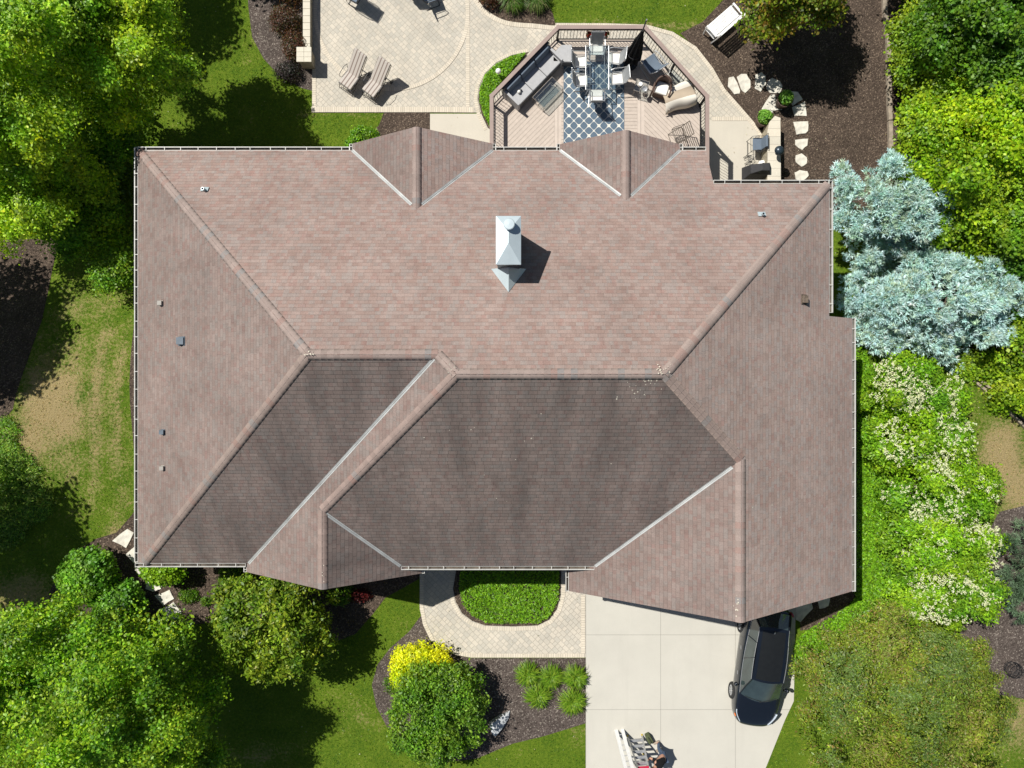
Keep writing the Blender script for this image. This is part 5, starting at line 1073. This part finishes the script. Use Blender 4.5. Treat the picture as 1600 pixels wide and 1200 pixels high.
# timber edging
def timber(label, pts, wd=.17, h=.2):
    t = thing('timber_edging', label, 'edging', (0, 0, 0)); P = [gr(u, v) for u, v in pts]
    for k in range(len(P) - 1):
        a_, b_ = P[k], P[k + 1]; d_ = (b_ - a_).normalized() * .015; mb = MB(); mb.bar(a_ + d_ + Vector((0, 0, h / 2 - .02)), b_ - d_ + Vector((0, 0, h / 2 - .02)), wd, h); mb.build('timber', M['timber'], t, bevel=.02)
timber('long weathered timber edging between mulch and woodland', [(1379, -20), (1381, 22), (1386, 60), (1387, 100), (1387, 145), (1389, 190), (1390, 235), (1391, 262)], .18)
timber('curving timber edging right of the lower spruce, upper strand', [(1482, 560), (1520, 588), (1552, 612), (1585, 640), (1612, 668)], .13)
timber('curving timber edging right of the lower spruce, lower strand', [(1490, 572), (1530, 604), (1566, 636), (1604, 672)], .11)
# flagstones
def flag(label, pts, group, zo=.05, name='stepping_stone'):
    P = [gr(u, v) for u, v in pts]; c = sum((Vector((q.x, q.y)) for q in P), Vector((0, 0))) / len(P); b = Vector((c.x, c.y, zg(c.y))); rg = random.Random(int(pts[0][0] * 7 + pts[0][1])); poly = []
    for i, q in enumerate(P):
        n_ = P[(i + 1) % len(P)]; poly.append((q.x - c.x, q.y - c.y)); mx_ = (q + n_) / 2; poly.append((mx_.x - c.x + rg.uniform(-.025, .025), mx_.y - c.y + rg.uniform(-.025, .025)))
    mb = MB(); mb.prism(poly, -.05, zo); o = mb.build(name, M['stone'], None, bevel=.012); o.location = b; tag(o, label, 'stepping stone', group); return o
G_ = 'stepping stones curving around the garden wall'
for lab, pts in (
 ('narrow stepping stone nearest the paver path, first of the curve', [(1138, 122), (1146, 120), (1156, 142), (1155, 147), (1147, 148), (1137, 136)]),
 ('stepping stone second from the paver path', [(1151, 121), (1158, 116), (1166, 116), (1172, 126), (1172, 138), (1164, 146), (1158, 141)]),
 ('tall stepping stone third from the paver path, tapering down', [(1180, 117), (1190, 113), (1196, 119), (1197, 132), (1188, 144), (1179, 139)]),
 ('wide stepping stone at the top of the curve by the tree shade', [(1199, 128), (1206, 122), (1218, 127), (1222, 135), (1218, 146), (1203, 146), (1197, 139)]),
 ('stepping stone just right of the upper potted plant, partly shaded', [(1230, 144), (1246, 144), (1254, 156), (1238, 166), (1230, 152)]),
 ('square stepping stone below the partly shaded one', [(1237, 168), (1257, 159), (1260, 182), (1241, 182)]),
 ('broad flat topped stepping stone level with the wall end', [(1239, 191), (1262, 190), (1262, 205), (1258, 209), (1244, 211)]),
 ('pointed stepping stone beside the dome lamp on the wall', [(1242, 219), (1262, 217), (1261, 228), (1253, 235), (1242, 227)]),
 ('small round stepping stone second from the gutter', [(1243, 243), (1252, 240), (1260, 246), (1260, 256), (1252, 261), (1243, 254)]),
 ('rounded stepping stone nearest the rear gutter', [(1241, 270), (1249, 266), (1261, 268), (1263, 275), (1254, 283), (1243, 281)])): flag(lab, pts, G_)
flag('large pale flagstone at the tip of the garden wall', [(1204, 148), (1212, 149), (1214, 160), (1222, 172), (1208, 174), (1199, 186), (1190, 176), (1190, 170)], None, .04, 'flagstone')
G2_ = 'stepping stones around the left front corner of the house'
for lab, pts in (('triangular flagstone nearest the left lawn', [(176, 845), (200, 826), (210, 832), (198, 856)]), ('flagstone tucked against the left gutter', [(197, 866), (216, 850), (216, 878), (210, 880)]), ('half hidden flagstone at the house corner', [(212, 884), (220, 879), (228, 884), (228, 896), (218, 897), (212, 891)]),
                 ('flagstone below the bright green shrub', [(230, 908), (256, 908), (252, 920), (240, 924), (228, 920)]), ('four sided flagstone second from the bottom', [(242, 930), (266, 921), (273, 935), (256, 946)]), ('lowest flagstone at the edge of the tree shade', [(254, 951), (272, 940), (284, 955), (282, 966), (262, 966)])): flag(lab, pts, G2_)
G3_ = 'stepping stones along the right wall of the house'
for lab, pts in (('narrow stone at the right wall, uppermost of the row', [(1330, 800), (1341, 799), (1344, 810), (1342, 828), (1330, 830)]), ('rounded stone at the right wall, second of the row', [(1328, 836), (1341, 834), (1347, 846), (1340, 860), (1328, 858)]), ('rounded stone at the right wall, third of the row', [(1328, 876), (1340, 872), (1346, 884), (1338, 898), (1328, 896)]), ('stone at the lower right corner of the roof', [(1318, 905), (1336, 900), (1340, 908), (1326, 918)]),
                 ('shaded stone below the garage eave, right', [(1276, 936), (1296, 930), (1294, 946), (1280, 951)]), ('shaded stone below the garage eave, nearest the car', [(1242, 944), (1266, 936), (1270, 950), (1250, 972), (1243, 968)])): flag(lab, pts, G3_)
mb = MB(); P_ = [gr(u, v) for u, v in ((764, 1128), (780, 1117), (797, 1110), (796, 1120), (785, 1136), (774, 1148), (768, 1142))]; c_ = sum(P_, Vector((0, 0, 0))) / len(P_); i_ = 0
lo_ = [(q.x - c_.x, q.y - c_.y) for q in P_]; n_ = len(lo_); hs = (.30, .27, .12, .10, .20, .24, .30)
mb.v = [(x * 1.06, y * 1.06, -.05) for x, y in lo_] + [(x * .92, y * .92, h) for (x, y), h in zip(lo_, hs)] + [(0, 0, .26)]
for k in range(n_): mb.f.append((k, (k + 1) % n_, n_ + (k + 1) % n_, n_ + k)); mb.m.append(0); mb.f.append((n_ + k, n_ + (k + 1) % n_, 2 * n_)); mb.m.append(0)
ro = mb.build('boulder', M['rock'], None, bevel=.012); ro.location = c_; tag(ro, 'pointed pale grey boulder right of the big round shrub', 'boulder')
pcg = thing('wire_plant_cage', 'black wire plant cage standing on the mulch path', 'plant cage', tuple(gr(1576, 1042)), .4)
mb = MB()
for z_, r_ in ((.12, .26), (.26, .30), (.40, .30), (.52, .25)): mb.tube([(r_ * math.cos(q_), r_ * math.sin(q_), z_) for q_ in np.linspace(0, 2 * PI, 20, endpoint=False)], .010, 5, closed=True)
mb.build('hoops', M['black'], pcg); mb = MB()
for q_ in np.linspace(0, 2 * PI, 12, endpoint=False): mb.tube([(.24 * math.cos(q_), .24 * math.sin(q_), -.03), (.30 * math.cos(q_), .30 * math.sin(q_), .33), (.24 * math.cos(q_), .24 * math.sin(q_), .52), (.05 * math.cos(q_), .05 * math.sin(q_), .60)], .008, 5)
mb.build('ribs', M['black'], pcg)
# ------------------------------------------------------------------ car
M['paint'] = simple('dark_navy_paint', (.010, .014, .022), .28, .35, var=.05, coat=1.0)
M['tyre'] = simple('tyre_rubber', (.02, .02, .02), .85, var=.15)
M['lamp'] = simple('headlight_glass', (.55, .62, .70), .12, .2, var=.08, coat=1)
M['red'] = simple('red_lens', (.35, .01, .02), .2, var=.05, coat=1); M['amber'] = simple('amber_lens', (.65, .16, .03), .25, var=.05, coat=1)
M['cabin'] = simple('cabin_glass', (.030, .045, .045), .04, var=.25, scale=3, spec=1.0, coat=.6)
M['panoroof'] = simple('black_glass_roof', (.012, .013, .013), .22, var=.1, coat=.3)
fx = Vector((-.136, -.99, 0)).normalized(); car = thing('parked_car', 'dark navy hatchback parked beside the garage under the eave', 'car', (9.88, -11.02, OFF3), math.atan2(fx.y, fx.x))
ST = [(2.58, .30, .36, .58), (2.54, .50, .30, .66), (2.42, .68, .24, .73), (2.20, .80, .22, .80), (1.90, .87, .20, .87), (1.55, .905, .20, .92), (1.18, .915, .20, .97), (.5, .92, .20, .97), (-.3, .925, .20, .985), (-1.1, .92, .20, 1.01), (-1.7, .90, .22, 1.03), (-2.05, .85, .26, 1.02), (-2.22, .76, .32, .92), (-2.27, .66, .40, .78)]
def ringp(x, w, zb, zt):
    h = zt - zb; half = [(w * .86, zb), (w * .97, zb + h * .10), (w, zb + h * .35), (w * .985, zb + h * .62), (w * .965, zb + h * .86), (w * .90, zt - .025), (w * .78, zt), (w * .4, zt + .025), (0, zt + .035)]
    return [(x, y, z) for y, z in half] + [(x, -y, z) for y, z in reversed(half[:-1])]
mb = MB(); N_ = 17
for s_ in ST: mb.v += ringp(*s_)
for k in range(len(ST) - 1):
    for j in range(N_): a_ = k * N_ + j; b_ = k * N_ + (j + 1) % N_; mb.f.append((a_, b_, b_ + N_, a_ + N_)); mb.m.append(0)
mb.f.append(tuple(range(N_))); mb.m.append(0); mb.f.append(tuple(reversed(range((len(ST) - 1) * N_, len(ST) * N_)))); mb.m.append(0)
body = mb.build('body', M['paint'], car, smooth=True, subsurf=1)
# cabin: windscreen, roof, side windows, rear window
def patch(c00, c10, c11, c01, bul, nu=6, nv=6):
    c00, c10, c11, c01 = map(Vector, (c00, c10, c11, c01)); bul = Vector(bul)
    return lambda u, v: (c00 * (1 - u) + c10 * u) * (1 - v) + (c01 * (1 - u) + c11 * u) * v + bul * (math.sin(PI * u))
wsL, wsR = (1.20, .80, .96), (1.20, -.80, .96); rfL, rfR = (.42, .61, 1.48), (.42, -.61, 1.48); rrL, rrR = (-1.62, .57, 1.49), (-1.62, -.57, 1.49); bwL, bwR = (-2.08, .74, 1.03), (-2.08, -.74, 1.03)
f1 = patch(wsL, wsR, rfR, rfL, (0, 0, 0))
def ws(u, v): p_ = f1(u, v); s = math.sin(PI * u); return p_ + Vector((.26 * s * (1 - .75 * v), 0, .05 * v * s))
mb = MB(); mb.grid(ws, 10, 6); mb.build('windscreen', M['cabin'], car, smooth=True)
def rf(u, v): p_ = Vector(rfL).lerp(Vector(rfR), u).lerp(Vector(rrL).lerp(Vector(rrR), u), v); s = math.sin(PI * u); return p_ + Vector((.064 * s * (1 - v) - .05 * s * v, 0, .05 * s + .04 * math.sin(PI * v)))
mb = MB(); mb.grid(rf, 10, 8); mb.build('roof', M['paint'], car, smooth=True)
mb = MB(); mb.grid(lambda u, v: rf(.11 + .78 * u, .04 + .90 * v) + Vector((0, 0, .006)), 10, 8); mb.build('sunroof', M['panoroof'], car, smooth=True)
def rw(u, v): p_ = Vector(rrL).lerp(Vector(rrR), u).lerp(Vector(bwL).lerp(Vector(bwR), u), v); s = math.sin(PI * u); return p_ + Vector((-.05 * s, 0, .05 * s * (1 - v)))
mb = MB(); mb.grid(rw, 10, 4); mb.build('rear_window', M['cabin'], car, smooth=True)
for s in (-1, 1):
    A_ = Vector((1.20, s * .80, .96)); B_ = Vector((.42, s * .61, 1.48)); C_ = Vector((-1.62, s * .57, 1.49)); D_ = Vector((-2.08, s * .74, 1.03))
    def sd_(u, v, s=s): lo = A_.lerp(D_, u); hi = B_.lerp(C_, u); return lo.lerp(hi, v) + Vector((0, s * (.075 * math.sin(PI * min(1, u * 1.1 + .05)) * (1 - .5 * v)), .03 * math.sin(PI * u) * v))
    mb = MB(); mb.grid(sd_, 12, 5); mb.build('side_window', M['cabin'], car, smooth=True)
    mb = MB(); mb.tube([sd_(k / 12, .03) + Vector((0, s * .006, .004)) for k in range(13)], .010, 6); mb.tube([sd_(k / 12, .98) + Vector((0, s * .004, 0)) for k in range(13)], .011, 6); mb.build('window_trim', M['silver'], car)
    mb = MB(); mb.tube([A_ + Vector((.02, 0, -.01)), sd_(0, .5) + Vector((.0, s * .01, .01)), B_ + Vector((0, 0, .01))], .032, 8); mb.build('window_pillar', M['paint'], car)
    mb = MB(); mb.tube([C_ + Vector((0, 0, .0)), sd_(1, .5), D_], .05, 8)
    mb.build('window_pillar', M['paint'], car)
    for uu in (.42, .70): mb = MB(); mb.tube([sd_(uu, v_) + Vector((0, s * .004, 0)) for v_ in (0, .33, .66, 1)], .018, 6); mb.build('window_pillar', M['paint'], car)
    mb = MB(); mb.lathe([(0, -.10), (.07, -.08), (.085, 0), (.06, .07), (0, .09)], (.86, s * 1.02, 1.0), 12); mb.bar((.88, s * .88, .95), (.86, s * 1.0, .98), .06, .04); mb.build('wing_mirror', M['paint'], car, smooth=True)
    mb = MB(); mb.grid(lambda u, v: (2.40 - .52 * u, s * (.53 + .25 * math.sin(u * 1.45) + .03 * v), .70 + .16 * u + .10 * (v - .5) * (1 - .35 * u) + .015), 8, 3); o = mb.build('headlight', M['lamp'], car, smooth=True); md = o.modifiers.new('t', 'SOLIDIFY'); md.thickness = .035; md.offset = 0
    mb = MB(); mb.box((2.17, s * .775, .71), (.12, .05, .06), rz=-s * .5); mb.build('indicator', M['amber'], car, bevel=.01)
    mb = MB(); mb.box((-2.10, s * .82, .92), (.16, .08, .24), rz=s * .3); mb.build('tail_light', M['red'], car, bevel=.02)
    mb = MB(); mb.tube([(.55, s * .925, .80), (.40, s * .945, .80)], .012, 6); mb.tube([(-.45, s * .93, .82), (-.60, s * .95, .82)], .012, 6); mb.build('door_handle', M['silver'], car)
    for xw in (1.38, -1.28):
        mb = MB(); W_ = .22; prof = [(.21, -.11), (.30, -.115), (.325, -.08), (.33, 0), (.325, .08), (.30, .115), (.21, .11)]; n_ = 28; cw = Vector((xw, s * .83, .33))
        i0 = len(mb.v)
        for r_, y_ in prof:
            for j in range(n_): th = 2 * PI * j / n_; mb.v.append((cw.x + r_ * math.cos(th), cw.y + y_, cw.z + r_ * math.sin(th)))
        for k in range(len(prof)):
            for j in range(n_): a_ = i0 + k * n_ + j; b_ = i0 + k * n_ + (j + 1) % n_; c_ = i0 + ((k + 1) % len(prof)) * n_ + (j + 1) % n_; d_ = i0 + ((k + 1) % len(prof)) * n_ + j; mb.f.append((a_, b_, c_, d_)); mb.m.append(0)
        wh = mb.build('wheel', M['tyre'], car, smooth=True)
        mb = MB(); ys = cw.y + s * .085
        mb.tube([(cw.x + .20 * math.cos(t_), ys, cw.z + .20 * math.sin(t_)) for t_ in np.linspace(0, 2 * PI, 24, endpoint=False)], .014, 6, closed=True)
        for j in range(7): t_ = 2 * PI * j / 7; mb.bar((cw.x, ys, cw.z), (cw.x + .2 * math.cos(t_), ys, cw.z + .2 * math.sin(t_)), .035, .045)
        mb.tube([(cw.x, ys - s * .02, cw.z), (cw.x, ys + s * .02, cw.z)], .05, 12); mb.build('rim', M['silver'], wh)
mb = MB(); mb.tube([ws(.08, .05) + Vector((.02, 0, .02)), ws(.5, .03) + Vector((.03, 0, .02))], .010, 5); mb.tube([ws(.45, .05) + Vector((.02, 0, .02)), ws(.88, .04) + Vector((.03, 0, .02))], .010, 5); mb.build('wiper', M['black'], car)
mb = MB(); mb.tube([(-1.45, .0, 1.55), (-1.52, .0, 1.60)], .02, 8); mb.build('antenna', M['silver'], car)
mb = MB(); mb.box((2.56, 0, .46), (.05, .50, .14)); mb.build('grille', M['black'], car, bevel=.02)
mb = MB(); mb.box((2.58, 0, .38), (.02, .36, .10)); mb.build('number_plate', M['white'], car)
# ------------------------------------------------------------------ ladders and person at the bottom edge
M['blue'] = simple('blue_cap', (.03, .06, .28), .5, var=.1); M['redp'] = simple('red_plastic', (.50, .02, .06), .45, var=.1); M['yellow'] = simple('yellow_plastic', (.65, .48, .04), .5, var=.1)
ZC = OFF3
ld = thing('step_ladder', 'silver stepladder with yellow feet standing on the driveway', 'ladder', (4.97, -14.22, ZC), math.radians(-86))
def lrail(f, s, z): return Vector((f * (.0 + .40 * (1 - z / 1.8)) + .42, s * (.29 - .10 * z / 1.8), z))
for f, nm in ((-1, 'front_frame'), (1, 'rear_frame')):
    mb = MB()
    for s in (-1, 1): mb.bar(lrail(f, s, .0), lrail(f, s, 1.78), .07, .03)
    if f < 0:
        for k in range(1, 6): z_ = .30 * k; a_ = lrail(f, -1, z_); b_ = lrail(f, 1, z_); mb.box((a_ + b_) / 2, (.10, (b_ - a_).length, .03))
    else:
        for z_ in (.3, .8, 1.3): a_ = lrail(f, -1, z_); b_ = lrail(f, 1, z_); mb.bar(a_, b_, .03, .02)
    mb.build(nm, M['silver'], ld)
mb = MB(); mb.box((.42, 0, 1.80), (.22, .42, .05)); mb.build('top_cap', M['redp'], ld, bevel=.01)
for f in (-1, 1):
    for s in (-1, 1): q_ = lrail(f, s, .03); mb = MB(); mb.box(q_, (.09, .05, .07)); mb.build('foot', M['yellow'], ld)
el = thing('extension_ladder', 'white fibreglass extension ladder left of the stepladder', 'ladder', (4.30, -14.02, ZC), math.radians(-84))
for k in range(2):
    mb = MB(); y0_ = -.075 + .25 * k
    for xo in (0, .40): mb.bar((xo * .0 + .0 + xo * .12, y0_, 0), (.42 + xo * .12, y0_, 2.35), .13, .035)
    mb.build('side_rail', M['white'], el)
    mb = MB(); mb.box((.20, y0_, 1.15), (.006, .09, .35), ry=.18); mb.build('warning_sticker', M['redp'], el)
mb = MB()
for k in range(7): z_ = .3 + .3 * k; x_ = .42 * z_ / 2.35; mb.tube([(x_, -.05, z_), (x_, .16, z_)], .016, 8)
mb.build('rungs', M['silver'], el)
for y_, m_n in ((-.075, 'blue'), (.175, 'yellow')): mb = MB(); mb.box((.425, y_, 2.37), (.16, .06, .08)); mb.build('end_cap', M[m_n], el)
# person
def skin_obj(name, chain, mat, parent, sub=2):
    """chain: list of (parent index, co, radius)"""
    me = bpy.data.meshes.new(name); me.from_pydata([c[1] for c in chain], [(c[0], i) for i, c in enumerate(chain) if c[0] is not None], [])
    me.materials.append(mat); o = bpy.data.objects.new(name, me); COL.objects.link(o); o.parent = parent
    bm = bmesh.new(); bm.from_mesh(me); lay = bm.verts.layers.skin.verify()
    for i, v in enumerate(bm.verts): v[lay].radius = (chain[i][2], chain[i][2] * (chain[i][3] if len(chain[i]) > 3 else 1)); v[lay].use_root = (i == 0)
    bm.to_mesh(me); bm.free(); m = o.modifiers.new('skin', 'SKIN'); m.use_smooth_shade = True; s_ = o.modifiers.new('sub', 'SUBSURF'); s_.levels = sub; s_.render_levels = sub; return o
M['skin'] = simple('skin', (.46, .25, .17), .55, var=.06); M['denim'] = simple('blue_denim', (.055, .085, .14), .9, var=.2, scale=12); M['tee'] = simple('black_tshirt', (.012, .012, .013), .95, var=.2, spec=.2); M['hair'] = simple('brown_hair', (.16, .07, .03), .8, var=.3, scale=30)
ps = thing('person', 'person in black shirt and blue jeans bending to steady the stepladder', 'person', (5.95, -14.65, ZC), math.radians(200))
# local +X is the way the person faces (toward the ladder)
hip = (0, 0, .90)
B = [(None, (0, 0, .92), .13, 1.2), (0, (.14, 0, 1.08), .125, 1.25), (1, (.32, 0, 1.24), .13, 1.35), (2, (.42, 0, 1.31), .085), (3, (.50, 0, 1.36), .055), (4, (.57, 0, 1.41), .085), (5, (.63, 0, 1.46), .10), (6, (.67, 0, 1.52), .07)]
def limb(start, pts): 
    i = start
    for co, r in pts: B.append((i, co, r)); i = len(B) - 1
    return i
hands = []
for s in (-1, 1):
    limb(0, [((.0, s * .10, .86), .095), ((.05, s * .13, .48), .062), ((-.03, s * .15, .10), .042), ((.06, s * .16, .045), .04), ((.14, s * .17, .035), .032)])
    w_ = limb(2, [((.36, s * .19, 1.27), .065), ((.50, s * .24, 1.08), .045), ((.72, s * .17, 1.12), .032), ((.79, s * .15, 1.13), .030)]); hands.append((w_, s))
body_ = None
for w_, s in hands:
    hx = Vector((.79, s * .15, 1.13))
    for k in range(4):
        y_ = (k - 1.5) * .021; L = (.075, .085, .08, .062)[k]
        limb(w_, [(tuple(hx + Vector((.035, y_, .005))), .0105), (tuple(hx + Vector((.035 + L * .55, y_, -.004))), .0095), (tuple(hx + Vector((.035 + L * .75, y_, -.045))), .0085)])
    limb(w_, [(tuple(hx + Vector((.0, -s * .035, -.005))), .011), (tuple(hx + Vector((.035, -s * .052, -.03))), .0095)])
skin_obj('body', B, M['skin'], ps, 2)
skin_obj('shirt', [(None, (.02, 0, .95), .15, 1.2), (0, (.15, 0, 1.09), .145, 1.3), (1, (.33, 0, 1.25), .15, 1.35), (2, (.41, 0, 1.31), .10), (2, (.37, .20, 1.28), .085), (4, (.43, .235, 1.18), .068), (2, (.37, -.20, 1.28), .085), (6, (.43, -.235, 1.18), .068)], M['tee'], ps)
skin_obj('jeans', [(None, (-.01, 0, .90), .145, 1.2), (0, (.0, .10, .84), .112), (1, (.05, .13, .48), .078), (2, (-.03, .15, .10), .062), (0, (.0, -.10, .84), .112), (4, (.05, -.13, .48), .078), (5, (-.03, -.15, .10), .062)], M['denim'], ps)
for s in (-1, 1): mb = MB(); mb.box((.05, s * .165, .045), (.27, .10, .09)); mb.build('shoe', M['timber'], ps, bevel=.03, bseg=3)
mb = MB(); mb.grid(lambda u, v: (.655 - .02 + .118 * math.sin(u * 1.9) * math.cos(v * 2 * PI) - .03 * u, .105 * math.sin(u * 1.9) * math.sin(v * 2 * PI), 1.485 + .115 * math.cos(u * 1.9)), 8, 16); mb.build('hair', M['hair'], ps, smooth=True)
for s in (-1, 1): mb = MB(); mb.lathe([(0, -.012), (.012, 0), (0, .012)], (.735, s * .035, 1.475), 8); mb.build('eye', M['black'], ps)
mb = MB(); mb.lathe([(0, -.02), (.014, -.008), (0, .03)], (.765, 0, 1.45), 8); mb.build('nose', M['skin'], ps)
tb = thing('tool_bag', 'dark green tool bag standing beside the stepladder foot', 'bag', (5.52, -14.28, ZC), .5)
M['olive'] = simple('olive_canvas', (.07, .085, .035), .9, var=.2)
mb = MB(); mb.box((0, 0, .16), (.20, .36, .30)); mb.build('bag_body', M['olive'], tb, bevel=.04, bseg=3); mb = MB(); mb.tube([(0, -.12, .31), (0, -.08, .42), (0, .08, .42), (0, .12, .31)], .012, 6); mb.build('handle', M['black'], tb)
